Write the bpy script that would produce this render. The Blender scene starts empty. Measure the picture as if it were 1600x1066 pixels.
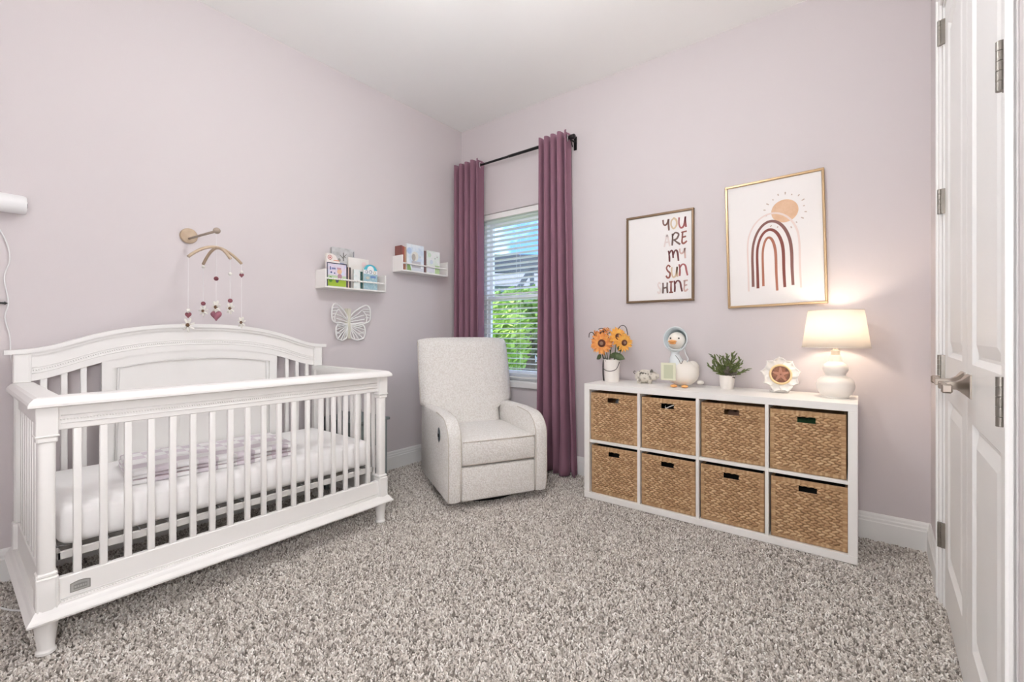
import bpy, bmesh, math, random
from mathutils import Matrix, Vector
random.seed(7)
PI = math.pi
scene = bpy.context.scene
COL = scene.collection

# ------------------------------------------------------------ camera, sky, sun, exposure
F_PX, HORIZON, CAM_H = 701.0, 521.0, 1.11
YAW = math.atan2(547.0, 701.0)
cam_d = bpy.data.cameras.new('camera'); cam = bpy.data.objects.new('camera', cam_d); COL.objects.link(cam)
cam.location = (0, 0, CAM_H); cam.rotation_euler = (PI/2, 0, YAW)
cam_d.sensor_width = 36; cam_d.lens = F_PX/1600*36
cam_d.shift_y = (HORIZON-533)/1600; cam_d.clip_start = 0.02
scene.camera = cam

def lin(c):
    return tuple(((v/255)/12.92 if v/255 <= .04045 else ((v/255+.055)/1.055)**2.4) for v in c)

world = bpy.data.worlds.new('sky'); scene.world = world; world.use_nodes = True
wn = world.node_tree; wn.nodes.clear()
def wnode(t): return wn.nodes.new(t)
wo = wnode('ShaderNodeOutputWorld'); wb = wnode('ShaderNodeBackground')
wc = wnode('ShaderNodeTexCoord'); wz = wnode('ShaderNodeTexNoise'); wr = wnode('ShaderNodeValToRGB')
wz.inputs['Scale'].default_value = 5.0; wz.inputs['Detail'].default_value = 6
wr.color_ramp.elements[0].position = .46; wr.color_ramp.elements[0].color = (*lin((84, 128, 206)), 1)
wr.color_ramp.elements[1].position = .64; wr.color_ramp.elements[1].color = (*lin((240, 244, 250)), 1)
wn.links.new(wc.outputs['Generated'], wz.inputs['Vector']); wn.links.new(wz.outputs['Fac'], wr.inputs['Fac'])
wn.links.new(wr.outputs['Color'], wb.inputs['Color']); wn.links.new(wb.outputs['Background'], wo.inputs['Surface'])
wb.inputs['Strength'].default_value = 4.2

sun_d = bpy.data.lights.new('sun', 'SUN'); sun = bpy.data.objects.new('sun', sun_d); COL.objects.link(sun)
sun_d.energy = 5.0; sun_d.angle = .02; sun_d.color = (1, .96, .9)
sun.rotation_euler = Vector((.35, .55, -.85)).to_track_quat('-Z', 'Y').to_euler()

CEIL_FILL_STRENGTH = 66.0
FLOOR_FILL_STRENGTH = 58.0
HALL_FILL_STRENGTH = 30.0
TABLE_LAMP_WATT = 8.0
vs = scene.view_settings
vs.view_transform = 'Standard'; vs.look = 'None'; vs.gamma = 1; vs.use_curve_mapping = False
vs.exposure = 0.04
scene.cycles.max_bounces = 8; scene.cycles.diffuse_bounces = 6; scene.cycles.glossy_bounces = 3; scene.cycles.transparent_max_bounces = 8

# ------------------------------------------------------------ materials
MATS = {}
def mat(name, rgb, rough=.6, metal=0, bump=None, vary=None, sheen=0, emit=None, coat=0, trans=0, alpha=1, spec=.5):
    """rgb in sRGB 0-255; bump=(scale, strength[, distance]); vary=(scale, rgb2[, lo, hi])"""
    if name in MATS: return MATS[name]
    m = bpy.data.materials.new(name); m.use_nodes = True
    nt = m.node_tree; p = nt.nodes['Principled BSDF']
    p.inputs['Base Color'].default_value = (*lin(rgb), 1)
    p.inputs['Roughness'].default_value = rough; p.inputs['Metallic'].default_value = metal
    p.inputs['Specular IOR Level'].default_value = spec
    if sheen:
        p.inputs['Sheen Weight'].default_value = sheen; p.inputs['Sheen Roughness'].default_value = .4
    if coat:
        p.inputs['Coat Weight'].default_value = coat; p.inputs['Coat Roughness'].default_value = .08
    if trans: p.inputs['Transmission Weight'].default_value = trans
    if alpha < 1: p.inputs['Alpha'].default_value = alpha
    if emit:
        p.inputs['Emission Color'].default_value = (*emit[0], 1); p.inputs['Emission Strength'].default_value = emit[1]
    tc = nt.nodes.new('ShaderNodeTexCoord')
    if vary:
        n = nt.nodes.new('ShaderNodeTexNoise'); n.inputs['Scale'].default_value = vary[0]; n.inputs['Detail'].default_value = 4
        r = nt.nodes.new('ShaderNodeValToRGB')
        r.color_ramp.elements[0].position = vary[2] if len(vary) > 2 else .35
        r.color_ramp.elements[1].position = vary[3] if len(vary) > 3 else .65
        r.color_ramp.elements[0].color = (*lin(rgb), 1); r.color_ramp.elements[1].color = (*lin(vary[1]), 1)
        nt.links.new(tc.outputs['Object'], n.inputs['Vector']); nt.links.new(n.outputs['Fac'], r.inputs['Fac'])
        nt.links.new(r.outputs['Color'], p.inputs['Base Color'])
    if bump:
        n = nt.nodes.new('ShaderNodeTexNoise'); n.inputs['Scale'].default_value = bump[0]; n.inputs['Detail'].default_value = 3
        b = nt.nodes.new('ShaderNodeBump'); b.inputs['Strength'].default_value = bump[1]
        b.inputs['Distance'].default_value = bump[2] if len(bump) > 2 else .002
        nt.links.new(tc.outputs['Object'], n.inputs['Vector']); nt.links.new(n.outputs['Fac'], b.inputs['Height'])
        nt.links.new(b.outputs['Normal'], p.inputs['Normal'])
    MATS[name] = m
    return m

WALL = mat('wall_paint', (213, 206, 207), .85, bump=(160, .12, .0015), spec=.25)
CEIL = mat('ceiling_paint', (248, 248, 246), .9, bump=(140, .1, .0015), spec=.2)
TRIM = mat('trim_paint', (240, 240, 238), .4)
DOORP = mat('door_paint', (236, 236, 234), .38)
CRIBW = mat('crib_paint', (240, 239, 236), .42, bump=(40, .02))
SHELFW = mat('shelf_laminate', (242, 240, 236), .45)
NICKEL = mat('brushed_nickel', (168, 158, 148), .32, metal=1)
STEEL = mat('hinge_steel', (150, 145, 138), .4, metal=1)
BLACKM = mat('black_metal', (30, 29, 30), .4, metal=.4)
CARPETB = mat('carpet_backing', (120, 112, 105), .95)
SHEET = mat('cotton_sheet', (246, 245, 244), .85, bump=(350, .1, .001))
BOUCLE = mat('boucle_fabric', (240, 238, 234), .95, bump=(120, .9, .008), vary=(100, (226, 222, 216), .4, .62), sheen=.2)
PIPING = mat('boucle_piping', (206, 198, 188), .95, bump=(200, .5))
BLACKP = mat('black_plastic', (26, 26, 27), .5)
WHITEP = mat('white_plastic', (238, 238, 238), .4)
GREYT = mat('grey_green_wood', (120, 130, 130), .5)
CERAM = mat('white_ceramic', (240, 235, 228), .28)
BRASS = mat('brushed_gold', (178, 152, 118), .36, metal=.8)
BRONZE = mat('antique_bronze', (128, 106, 84), .4, metal=.7)
PAPER = mat('art_paper', (238, 235, 233), .8)
WOODL = mat('pale_wood', (196, 176, 152), .6, vary=(18, (180, 158, 134)))
SLATM = mat('blind_slat', (244, 244, 242), .45)
VINYL = mat('window_vinyl', (245, 246, 246), .35)

def velvet():
    m = mat('mauve_velvet', (136, 98, 113), .75, bump=(260, .15, .001), sheen=.6, spec=.2)
    p = m.node_tree.nodes['Principled BSDF']
    p.inputs['Sheen Tint'].default_value = (*lin((205, 165, 185)), 1); p.inputs['Sheen Roughness'].default_value = .45
    return m
VELVET = velvet()

def glass_mat():
    m = bpy.data.materials.new('window_glass'); m.use_nodes = True; nt = m.node_tree; nt.nodes.clear()
    o = nt.nodes.new('ShaderNodeOutputMaterial'); mx = nt.nodes.new('ShaderNodeMixShader')
    t = nt.nodes.new('ShaderNodeBsdfTransparent'); g = nt.nodes.new('ShaderNodeBsdfGlossy'); g.inputs['Roughness'].default_value = .02
    t.inputs['Color'].default_value = (.96, .98, .98, 1); mx.inputs[0].default_value = .05
    nt.links.new(t.outputs[0], mx.inputs[1]); nt.links.new(g.outputs[0], mx.inputs[2]); nt.links.new(mx.outputs[0], o.inputs[0])
    return m
GLASS = glass_mat()

def shade_mat():
    m = bpy.data.materials.new('linen_shade'); m.use_nodes = True; nt = m.node_tree; nt.nodes.clear()
    o = nt.nodes.new('ShaderNodeOutputMaterial'); mx = nt.nodes.new('ShaderNodeMixShader')
    d = nt.nodes.new('ShaderNodeBsdfDiffuse'); t = nt.nodes.new('ShaderNodeBsdfTranslucent')
    d.inputs['Color'].default_value = (*lin((246, 243, 238)), 1); t.inputs['Color'].default_value = (*lin((250, 244, 236)), 1)
    mx.inputs[0].default_value = .5
    nt.links.new(d.outputs[0], mx.inputs[1]); nt.links.new(t.outputs[0], mx.inputs[2]); nt.links.new(mx.outputs[0], o.inputs[0])
    return m
SHADE = shade_mat()

def emis(name, rgb, s):
    m = bpy.data.materials.new(name); m.use_nodes = True; p = m.node_tree.nodes['Principled BSDF']
    p.inputs['Base Color'].default_value = (.9, .9, .9, 1)
    p.inputs['Emission Color'].default_value = (*rgb, 1); p.inputs['Emission Strength'].default_value = s
    return m

# ------------------------------------------------------------ mesh helpers
def nbm(): return bmesh.new()
def box(bm, x0, x1, y0, y1, z0, z1, bev=0, seg=1):
    r = bmesh.ops.create_cube(bm, size=1)
    vs_ = r['verts']
    for v in vs_:
        v.co = Vector(((x0+x1)/2+v.co.x*(x1-x0), (y0+y1)/2+v.co.y*(y1-y0), (z0+z1)/2+v.co.z*(z1-z0)))
    if bev:
        es = list({e for v in vs_ for e in v.link_edges})
        bmesh.ops.bevel(bm, geom=es, offset=bev, segments=seg, profile=.5, affect='EDGES', clamp_overlap=True)
    return bm
def lathe(bm, prof, c=(0, 0, 0), n=24, sx=1, sy=1):
    rings = []
    for r, z in prof:
        if r < 1e-6: rings.append([bm.verts.new((c[0], c[1], c[2]+z))])
        else: rings.append([bm.verts.new((c[0]+sx*r*math.cos(2*PI*i/n), c[1]+sy*r*math.sin(2*PI*i/n), c[2]+z)) for i in range(n)])
    for a, b in zip(rings, rings[1:]):
        for i in range(n):
            j = (i+1) % n
            if len(a) == 1 and len(b) == 1: continue
            if len(a) == 1: bm.faces.new((a[0], b[j], b[i]))
            elif len(b) == 1: bm.faces.new((a[i], a[j], b[0]))
            else: bm.faces.new((a[i], a[j], b[j], b[i]))
    return bm
def catmull(pts, k=6, closed=False):
    P = [Vector(p) for p in pts]; n = len(P); out = []
    rng = range(n) if closed else range(n-1)
    for i in rng:
        g = (lambda q: P[q % n]) if closed else (lambda q: P[max(0, min(n-1, q))])
        p0, p1, p2, p3 = g(i-1), g(i), g(i+1), g(i+2)
        for s in range(k):
            t = s/k
            out.append(.5*((2*p1)+(p2-p0)*t+(2*p0-5*p1+4*p2-p3)*t*t+(3*p1-p0-3*p2+p3)*t**3))
    if not closed: out.append(P[-1].copy())
    return out
def tube(bm, path, r, n=8, closed=False, rs=None):
    P = [Vector(p) for p in path]; rings = []; N = len(P); prev = None
    for i, p in enumerate(P):
        if closed: t = P[(i+1) % N]-P[i-1]
        else: t = P[min(N-1, i+1)]-P[max(0, i-1)]
        if t.length < 1e-9: t = Vector((0, 0, 1))
        t.normalize()
        if prev is None:
            a = Vector((0, 0, 1)) if abs(t.z) < .9 else Vector((1, 0, 0))
            u = t.cross(a).normalized()
        else:
            u = (prev-t*prev.dot(t))
            u = u.normalized() if u.length > 1e-6 else t.orthogonal().normalized()
        prev = u; w = t.cross(u); rr = rs[i] if rs else r
        rings.append([bm.verts.new(p+u*rr*math.cos(2*PI*k/n)+w*rr*math.sin(2*PI*k/n)) for k in range(n)])
    pairs = list(zip(rings, rings[1:]))+([(rings[-1], rings[0])] if closed else [])
    for a, b in pairs:
        for k in range(n):
            j = (k+1) % n
            bm.faces.new((a[k], a[j], b[j], b[k]))
    if not closed:
        bm.faces.new(rings[0][::-1]); bm.faces.new(rings[-1])
    return bm
def ball(bm, c, r, u=14, v=9, scale=(1, 1, 1), rot=None):
    M = Matrix.Translation(c) @ (rot if rot else Matrix.Identity(4)) @ Matrix.Diagonal((r*scale[0], r*scale[1], r*scale[2], 1))
    bmesh.ops.create_uvsphere(bm, u_segments=u, v_segments=v, radius=1, matrix=M)
    return bm
def prism(bm, poly, a0, a1, axis='x'):
    """poly: 2D points; extruded from a0 to a1 along axis. axis x: pts (y,z); y: (x,z); z: (x,y)"""
    def P(p, a): return {'x': (a, p[0], p[1]), 'y': (p[0], a, p[1]), 'z': (p[0], p[1], a)}[axis]
    A = [bm.verts.new(P(p, a0)) for p in poly]; B = [bm.verts.new(P(p, a1)) for p in poly]; n = len(poly)
    bm.faces.new(A[::-1]); bm.faces.new(B)
    for i in range(n): bm.faces.new((A[i], A[(i+1) % n], B[(i+1) % n], B[i]))
    return bm
def strip(bm, lo, hi, d0, d1, axis='x'):
    """solid between two polylines lo/hi (2D, same length), extruded d0..d1 along axis"""
    def P(p, a): return {'x': (a, p[0], p[1]), 'y': (p[0], a, p[1])}[axis]
    L0 = [bm.verts.new(P(p, d0)) for p in lo]; H0 = [bm.verts.new(P(p, d0)) for p in hi]
    L1 = [bm.verts.new(P(p, d1)) for p in lo]; H1 = [bm.verts.new(P(p, d1)) for p in hi]
    for i in range(len(lo)-1):
        for q in ((L0, H0), (H0, H1), (H1, L1), (L1, L0)):
            bm.faces.new((q[0][i], q[0][i+1], q[1][i+1], q[1][i]))
    bm.faces.new((L0[0], H0[0], H1[0], L1[0])); bm.faces.new((L0[-1], L1[-1], H1[-1], H0[-1]))
    return bm
def sweep(bm, path, prof, closed=False):
    """sweep a profile [(outward offset, z)] along a 2D path (x,y); outward = right of travel; mitred"""
    n = len(path); rings = []
    for i, p in enumerate(path):
        p = Vector(p)
        def nrm(a, b):
            d = (Vector(b)-Vector(a)).normalized(); return Vector((d.y, -d.x))
        if closed or 0 < i < n-1:
            n1 = nrm(path[i-1], path[i]); n2 = nrm(path[i], path[(i+1) % n])
            m = (n1+n2).normalized(); m = m/max(.2, m.dot(n1))
        elif i == 0: m = nrm(path[0], path[1])
        else: m = nrm(path[-2], path[-1])
        rings.append([bm.verts.new((p.x+m.x*o, p.y+m.y*o, z)) for o, z in prof])
    k = len(prof)
    pr = list(zip(rings, rings[1:]))+([(rings[-1], rings[0])] if closed else [])
    for a, b in pr:
        for j in range(k): bm.faces.new((a[j], a[(j+1) % k], b[(j+1) % k], b[j]))
    if not closed:
        bm.faces.new(rings[0]); bm.faces.new(rings[-1][::-1])
    return bm

def obj(name, bm, m, parent=None, local=True, smooth=False, xform=None, auto=None, kind=None):
    if xform is not None: bmesh.ops.transform(bm, matrix=xform, verts=bm.verts[:])
    if parent is not None and not local:
        off = parent['_o'] if '_o' in parent else parent.location
        bmesh.ops.translate(bm, verts=bm.verts[:], vec=-Vector(off))
    bmesh.ops.recalc_face_normals(bm, faces=bm.faces[:])
    me = bpy.data.meshes.new(name); bm.to_mesh(me); bm.free()
    if smooth or auto:
        for p in me.polygons: p.use_smooth = True
        if auto: me.set_sharp_from_angle(angle=math.radians(auto))
    if m is not None: me.materials.append(m)
    o = bpy.data.objects.new(name, me); COL.objects.link(o)
    if parent is not None: o.parent = parent
    if kind: o['kind'] = kind
    return o
def tag(o, label, cat, group=None):
    o['label'] = label; o['category'] = cat
    if group: o['group'] = group
    return o
def thing(name, label, cat, loc=(0, 0, 0), rotz=0, group=None):
    o = bpy.data.objects.new(name, None); COL.objects.link(o); o.empty_display_size = .05
    o.location = loc; o.rotation_euler = (0, 0, rotz)
    return tag(o, label, cat, group)
def struct_empty(name, loc=(0, 0, 0)):
    o = bpy.data.objects.new(name, None); COL.objects.link(o); o.location = loc; o['kind'] = 'structure'; return o
def struct(name, bm, m, **kw):
    o = obj(name, bm, m, **kw); o['kind'] = 'structure'; return o
def again(src, parent=None, loc=None, name=None):
    c = src.copy(); COL.objects.link(c)
    c.parent = parent if parent is not None else src.parent
    if loc is not None: c.location = loc
    return c

# ------------------------------------------------------------ the room
XL, YB, H = -3.05, 3.115, 3.05          # left wall, window wall, ceiling
YF = -.62                               # wall behind the camera
RC = Vector((.2766, YB, 0))             # corner of window wall and right wall
_e = Vector((-.0251, -1, 0)).normalized(); _n = Vector((-1, .0251, 0)).normalized()
RW = Matrix(((_e.x, _n.x, 0, RC.x), (_e.y, _n.y, 0, RC.y), (0, 0, 1, 0), (0, 0, 0, 1)))   # (along, out of wall, up) -> world
WX0, WX1, WZ0, WZ1 = -2.83, -1.955, .69, 2.206       # window opening
DS0, DS1, DH = .58, 1.81, 2.45                     # closet opening
ES0, ES1 = 2.10, 3.01                               # entry opening

struct('floor', box(nbm(), XL-.12, 1.75, YF-.12, YB+.15, -.12, -.012), CARPETB)
struct('ceiling', box(nbm(), XL-.12, 1.75, YF-.12, YB+.15, H, H+.12), CEIL)
struct('wall_left', box(nbm(), XL-.12, XL, YF-.12, YB+.15, -.012, H), WALL)
struct('wall_front', box(nbm(), XL, 1.75, YF-.12, YF, -.012, H), WALL)
b = nbm()
box(b, XL, WX0, YB, YB+.15, -.012, H); box(b, WX1, 1.75, YB, YB+.15, -.012, H)
box(b, WX0, WX1, YB, YB+.15, -.012, WZ0); box(b, WX0, WX1, YB, YB+.15, WZ1, H)
struct('wall_back', b, WALL)
b = nbm()
for s0, s1, z0, z1 in ((0, DS0, -.012, H), (DS0, DS1, DH, H), (DS1, ES0, -.012, H), (ES0, ES1, DH, H), (ES1, 3.76, -.012, H)):
    box(b, s0, s1, -.12, 0, z0, z1)
struct('wall_right', b, WALL, xform=RW)
struct('wall_hall', box(nbm(), 1.63, 1.75, YF, YB, -.012, H), WALL)
b = nbm(); box(b, DS0-.05, DS1+.05, -.72, -.62, -.012, H); box(b, DS0-.15, DS0-.05, -.72, -.12, -.012, H); box(b, DS1+.05, DS1+.15, -.72, -.12, -.012, H)
struct('wall_closet', b, WALL, xform=RW)

# carpet pile: short tilted yarn tufts all over the floor
def carpet_mat():
    m = bpy.data.materials.new('carpet_yarn'); m.use_nodes = True; nt = m.node_tree; p = nt.nodes['Principled BSDF']
    p.inputs['Roughness'].default_value = 1; p.inputs['Specular IOR Level'].default_value = .1
    oi = nt.nodes.new('ShaderNodeObjectInfo'); r = nt.nodes.new('ShaderNodeValToRGB')
    e = r.color_ramp.elements
    e[0].position = 0; e[0].color = (*lin((136, 129, 121)), 1); e[1].position = 1; e[1].color = (*lin((246, 243, 238)), 1)
    q = e.new(.3); q.color = (*lin((190, 183, 175)), 1); q = e.new(.7); q.color = (*lin((216, 209, 201)), 1)
    nt.links.new(oi.outputs['Random'], r.inputs['Fac']); nt.links.new(r.outputs['Color'], p.inputs['Base Color'])
    return m
def carpet():
    b = nbm(); vsx = [b.verts.new(p) for p in ((XL, YF, -.0119), (.27, YF, -.0119), (.30, YB, -.0119), (XL, YB, -.0119))]
    b.faces.new(vsx)
    o = obj('carpet_pile', b, None); m = carpet_mat(); o.data.materials.append(m)
    o['kind'] = 'stuff'; tag(o, 'greige cut pile carpet covering the whole nursery floor', 'carpet')
    g = bpy.data.node_groups.new('carpet_tufts', 'GeometryNodeTree')
    g.interface.new_socket('Geometry', in_out='INPUT', socket_type='NodeSocketGeometry')
    g.interface.new_socket('Geometry', in_out='OUTPUT', socket_type='NodeSocketGeometry')
    N = g.nodes; L = g.links
    gi = N.new('NodeGroupInput'); go = N.new('NodeGroupOutput')
    dp = N.new('GeometryNodeDistributePointsOnFaces'); dp.inputs['Density'].default_value = 20000
    cn = N.new('GeometryNodeMeshCone'); cn.inputs['Vertices'].default_value = 5
    cn.inputs['Radius Top'].default_value = .0023; cn.inputs['Radius Bottom'].default_value = .0040; cn.inputs['Depth'].default_value = .0125
    sm = N.new('GeometryNodeSetMaterial'); sm.inputs['Material'].default_value = m
    ip = N.new('GeometryNodeInstanceOnPoints')
    rv = N.new('FunctionNodeRandomValue'); rv.data_type = 'FLOAT_VECTOR'
    rv.inputs[0].default_value = (-.75, -.75, 0); rv.inputs[1].default_value = (.75, .75, 6.28)
    rs = N.new('FunctionNodeRandomValue'); rs.inputs[2].default_value = .75; rs.inputs[3].default_value = 1.2; rs.inputs['Seed'].default_value = 3
    L.new(gi.outputs[0], dp.inputs['Mesh']); L.new(dp.outputs['Points'], ip.inputs['Points'])
    L.new(cn.outputs['Mesh'], sm.inputs['Geometry']); L.new(sm.outputs['Geometry'], ip.inputs['Instance'])
    L.new(rv.outputs[0], ip.inputs['Rotation']); L.new(rs.outputs[1], ip.inputs['Scale'])
    L.new(ip.outputs['Instances'], go.inputs[0])
    md = o.modifiers.new('tufts', 'NODES'); md.node_group = g
carpet()

BB = [(0, -.01), (.016, -.01), (.016, .095), (.013, .1), (.013, .112), (.009, .118), (.008, .13), (.004, .14), (0, .14)]
def baseboard(name, path):
    struct(name, sweep(nbm(), path, BB), TRIM)
def rw(s, d=0): return (RW @ Vector((s, d, 0))).to_2d()
baseboard('baseboard_left', [(XL, YF), (XL, YB)])
baseboard('baseboard_back', [(XL, YB), (RC.x, YB)])
baseboard('baseboard_right', [tuple(RC.to_2d()), tuple(rw(DS0-.08))])
baseboard('baseboard_front', [(XL+3.2, YF), (XL, YF)])

# casings (trim) on the right wall
def casing(name, s0, s1, h, w=.068):
    b = nbm()
    j0, j1, jh = s0, s1, h
    s0, s1, h = s0-.01, s1+.01, h+.01                # reveal between jamb and casing
    for a0, a1, q0, q1 in ((s0-w, s0, -.01, h+w), (s1, s1+w, -.01, h+w), (s0, s1, h, h+w)):
        box(b, a0, a1, 0, .011, q0, q1, .003)
    box(b, s0-w, s0-w+.02, 0, .018, -.01, h+w, .004); box(b, s1+w-.02, s1+w, 0, .018, -.01, h+w, .004)
    box(b, s0-w, s1+w, 0, .018, h+w-.02, h+w, .004)
    for a0, a1, q0, q1 in ((j0, j0+.014, -.01, jh), (j1-.014, j1, -.01, jh), (j0, j1, jh-.014, jh)):
        box(b, a0, a1, -.118, .0012, q0, q1)
    struct(name, b, TRIM, xform=RW)
casing('trim_1', DS0, DS1, DH); casing('trim_2', ES0, ES1, DH)

def bevel_panel(b, s0, s1, z0, z1, base, top, inset):
    o = [(s0, z0), (s1, z0), (s1, z1), (s0, z1)]; i = [(s0+inset, z0+inset), (s1-inset, z0+inset), (s1-inset, z1-inset), (s0+inset, z1-inset)]
    A = [b.verts.new((p[0], base, p[1])) for p in o]; B = [b.verts.new((p[0], top, p[1])) for p in i]
    b.faces.new(B)
    for k in range(4): b.faces.new((A[k], A[(k+1) % 4], B[(k+1) % 4], B[k]))
    b.faces.new(A[::-1])

def door(idx, s0, s1, hinge_at, lever_at, ldir):
    root = struct_empty('door_%d' % idx, RW @ Vector(((s0+s1)/2, 0, 0)))
    face = -.004; z0, z1 = .008, DH-.017; st = .1
    b = nbm(); box(b, s0, s1, face-.035, face-.012, z0, z1)
    obj('core', b, DOORP, root, local=False, xform=RW)
    b = nbm()
    for a0, a1, q0, q1 in ((s0, s0+st, z0, z1), (s1-st, s1, z0, z1), (s0+st, s1-st, z0, .2), (s0+st, s1-st, .85, 1.02), (s0+st, s1-st, 2.32, z1)):
        box(b, a0, a1, face-.013, face, q0, q1)
    obj('stiles_and_rails', b, DOORP, root, local=False, xform=RW)
    for q0, q1 in ((.2, .85), (1.02, 2.32)):
        b = nbm()
        # sloping sticking around the field
        o = [(s0+st, q0), (s1-st, q0), (s1-st, q1), (s0+st, q1)]; k = .016
        i = [(s0+st+k, q0+k), (s1-st-k, q0+k), (s1-st-k, q1-k), (s0+st+k, q1-k)]
        A = [b.verts.new((p[0], face, p[1])) for p in o]; B = [b.verts.new((p[0], face-.0115, p[1])) for p in i]
        for m_ in range(4): b.faces.new((A[m_], A[(m_+1) % 4], B[(m_+1) % 4], B[m_]))
        bevel_panel(b, s0+st+.024, s1-st-.024, q0+.024, q1-.024, face-.0115, face-.002, .034)
        obj('raised_panel', b, DOORP, root, local=False, xform=RW)
    for hz in (2.337, 1.648, .972, .287):
        b = nbm(); hs = hinge_at
        for k in range(5):
            lathe(b, [(0, 0), (.0075, .0), (.0075, .0192), (0, .0192)], (hs, .0115, hz-.05+k*.0202), 12)
        sgn = 1 if hs < (s0+s1)/2 else -1
        box(b, min(hs, hs+sgn*.012), max(hs, hs+sgn*.012), face-.0005, .008, hz-.05, hz+.05)
        obj('hinge', b, STEEL, root, local=False, xform=RW, auto=40)
    # lever handle
    lz = .955; b = nbm()
    def ring4(r, d): return [(lever_at+r*a, d, lz+r*c) for a, c in ((-1, -1), (1, -1), (1, 1), (-1, 1))]
    prof = ((.034, face), (.034, face+.004), (.030, face+.008), (.018, face+.018), (.0115, face+.03), (.0105, face+.046))
    rings = [[b.verts.new(p) for p in ring4(r, d)] for r, d in prof]
    for a, c in zip(rings, rings[1:]):
        for k in range(4): b.faces.new((a[k], a[(k+1) % 4], c[(k+1) % 4], c[k]))
    b.faces.new(rings[-1]); b.faces.new(rings[0][::-1])
    ro = obj('rosette', b, NICKEL, root, local=False, xform=RW, auto=30)
    b = nbm()
    box(b, lever_at-.011, lever_at+.011, face+.040, face+.068, lz-.011, lz+.011, .002)
    pts = [(lever_at, .6), (lever_at+ldir*.05, .4), (lever_at+ldir*.1, .1)]
    for (a, w0), (c, w1) in zip(pts, pts[1:]):
        lo, hi = min(a, c), max(a, c)
        box(b, lo, hi, face+.052, face+.066, lz-.010, lz+.010, .003)
    e_ = lever_at+ldir*.1
    box(b, min(e_, e_+ldir*.014), max(e_, e_+ldir*.014), face+.046, face+.070, lz-.014, lz+.012, .004)
    obj('lever', b, NICKEL, root, local=False, xform=RW, auto=30)
    return root
DM = (DS0+DS1)/2
door(1, DS0+.016, DM-.002, DS0+.012, DM-.062, -1)
door(2, DM+.002, DS1-.016, DS1-.012, DM+.062, 1)

# ------------------------------------------------------------ window with blind
def window():
    root = struct_empty('window_1', ((WX0+WX1)/2, YB+.1, WZ0))
    y0, y1 = YB+.075, YB+.145; fw = .045
    b = nbm()
    box(b, WX0, WX0+fw, y0, y1, WZ0, WZ1, .003); box(b, WX1-fw, WX1, y0, y1, WZ0, WZ1, .003)
    box(b, WX0, WX1, y0, y1, WZ1-fw, WZ1, .003); box(b, WX0, WX1, y0, y1, WZ0, WZ0+fw, .003)
    obj('window_frame', b, VINYL, root, local=False)
    zm = 1.43
    for nm, q0, q1, yy in (('sash', zm-.02, WZ1-fw, y0+.038), ('sash', WZ0+fw, zm+.025, y0+.008)):
        b = nbm(); a0, a1 = WX0+fw, WX1-fw; sw = .038
        box(b, a0, a0+sw, yy, yy+.028, q0, q1, .002); box(b, a1-sw, a1, yy, yy+.028, q0, q1, .002)
        box(b, a0+sw, a1-sw, yy, yy+.028, q0, q0+sw+.006, .002); box(b, a0+sw, a1-sw, yy, yy+.028, q1-sw-.006, q1, .002)
        s = obj(nm, b, VINYL, root, local=False)
        b = nbm(); box(b, a0+sw, a1-sw, yy+.012, yy+.016, q0+sw, q1-sw)
        bmesh.ops.translate(b, verts=b.verts[:], vec=-Vector(root.location))
        g = obj('pane', b, GLASS, s)
    b = nbm(); box(b, WX0-.03, WX1+.03, YB-.028, YB, WZ0-.05, WZ0+.004, .006, 2); box(b, WX0+.0005, WX1-.0005, YB, YB+.075, WZ0, WZ0+.004)
    obj('window_sill', b, TRIM, root, local=False)
window()

def blind():
    cx = (WX0+WX1)/2; root = thing('window_blind', 'white horizontal slat blind hanging open inside the window', 'blind', (cx, YB+.045, WZ0+.02))
    hw = (WX1-WX0)/2-.006
    top = WZ1-root.location.z
    b = nbm(); box(b, -hw, hw, -.03, .025, top-.052, top-.002, .004); obj('headrail', b, SLATM, root)
    b = nbm(); box(b, -hw, hw, -.024, .024, .004, .02, .004); obj('bottom_rail', b, SLATM, root)
    # one crowned slat shared by all
    b = nbm(); prof = []
    for k in range(7):
        y = -.0245+.049*k/6; prof.append((y, .003*(1-(y/.0245)**2)))
    poly = prof+[(y, z-.0028) for y, z in prof[::-1]]
    prism(b, poly, -hw, hw, 'x')
    n = 32; z_lo, z_hi = .045, top-.075
    s0 = obj('slat', b, SLATM, root, smooth=False)
    for i in range(n):
        s = s0 if i == 0 else again(s0, root)
        s.location = (0, 0, z_lo+(z_hi-z_lo)*i/(n-1)); s.rotation_euler = (math.radians(-9), 0, 0)
    for x in (-hw+.1, 0, hw-.1):
        b = nbm()
        for y in (-.026, .026): tube(b, [(x, y, .01), (x, y, top-.05)], .0009, 6)
        obj('ladder_cord', b, SLATM, root)
    b = nbm(); tube(b, [(-hw+.055, -.036, top-.05), (-hw+.055, -.037, top-.62)], .004, 8); obj('tilt_wand', b, mat('clear_grey_wand', (120, 122, 118), .3), root)
blind()

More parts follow.
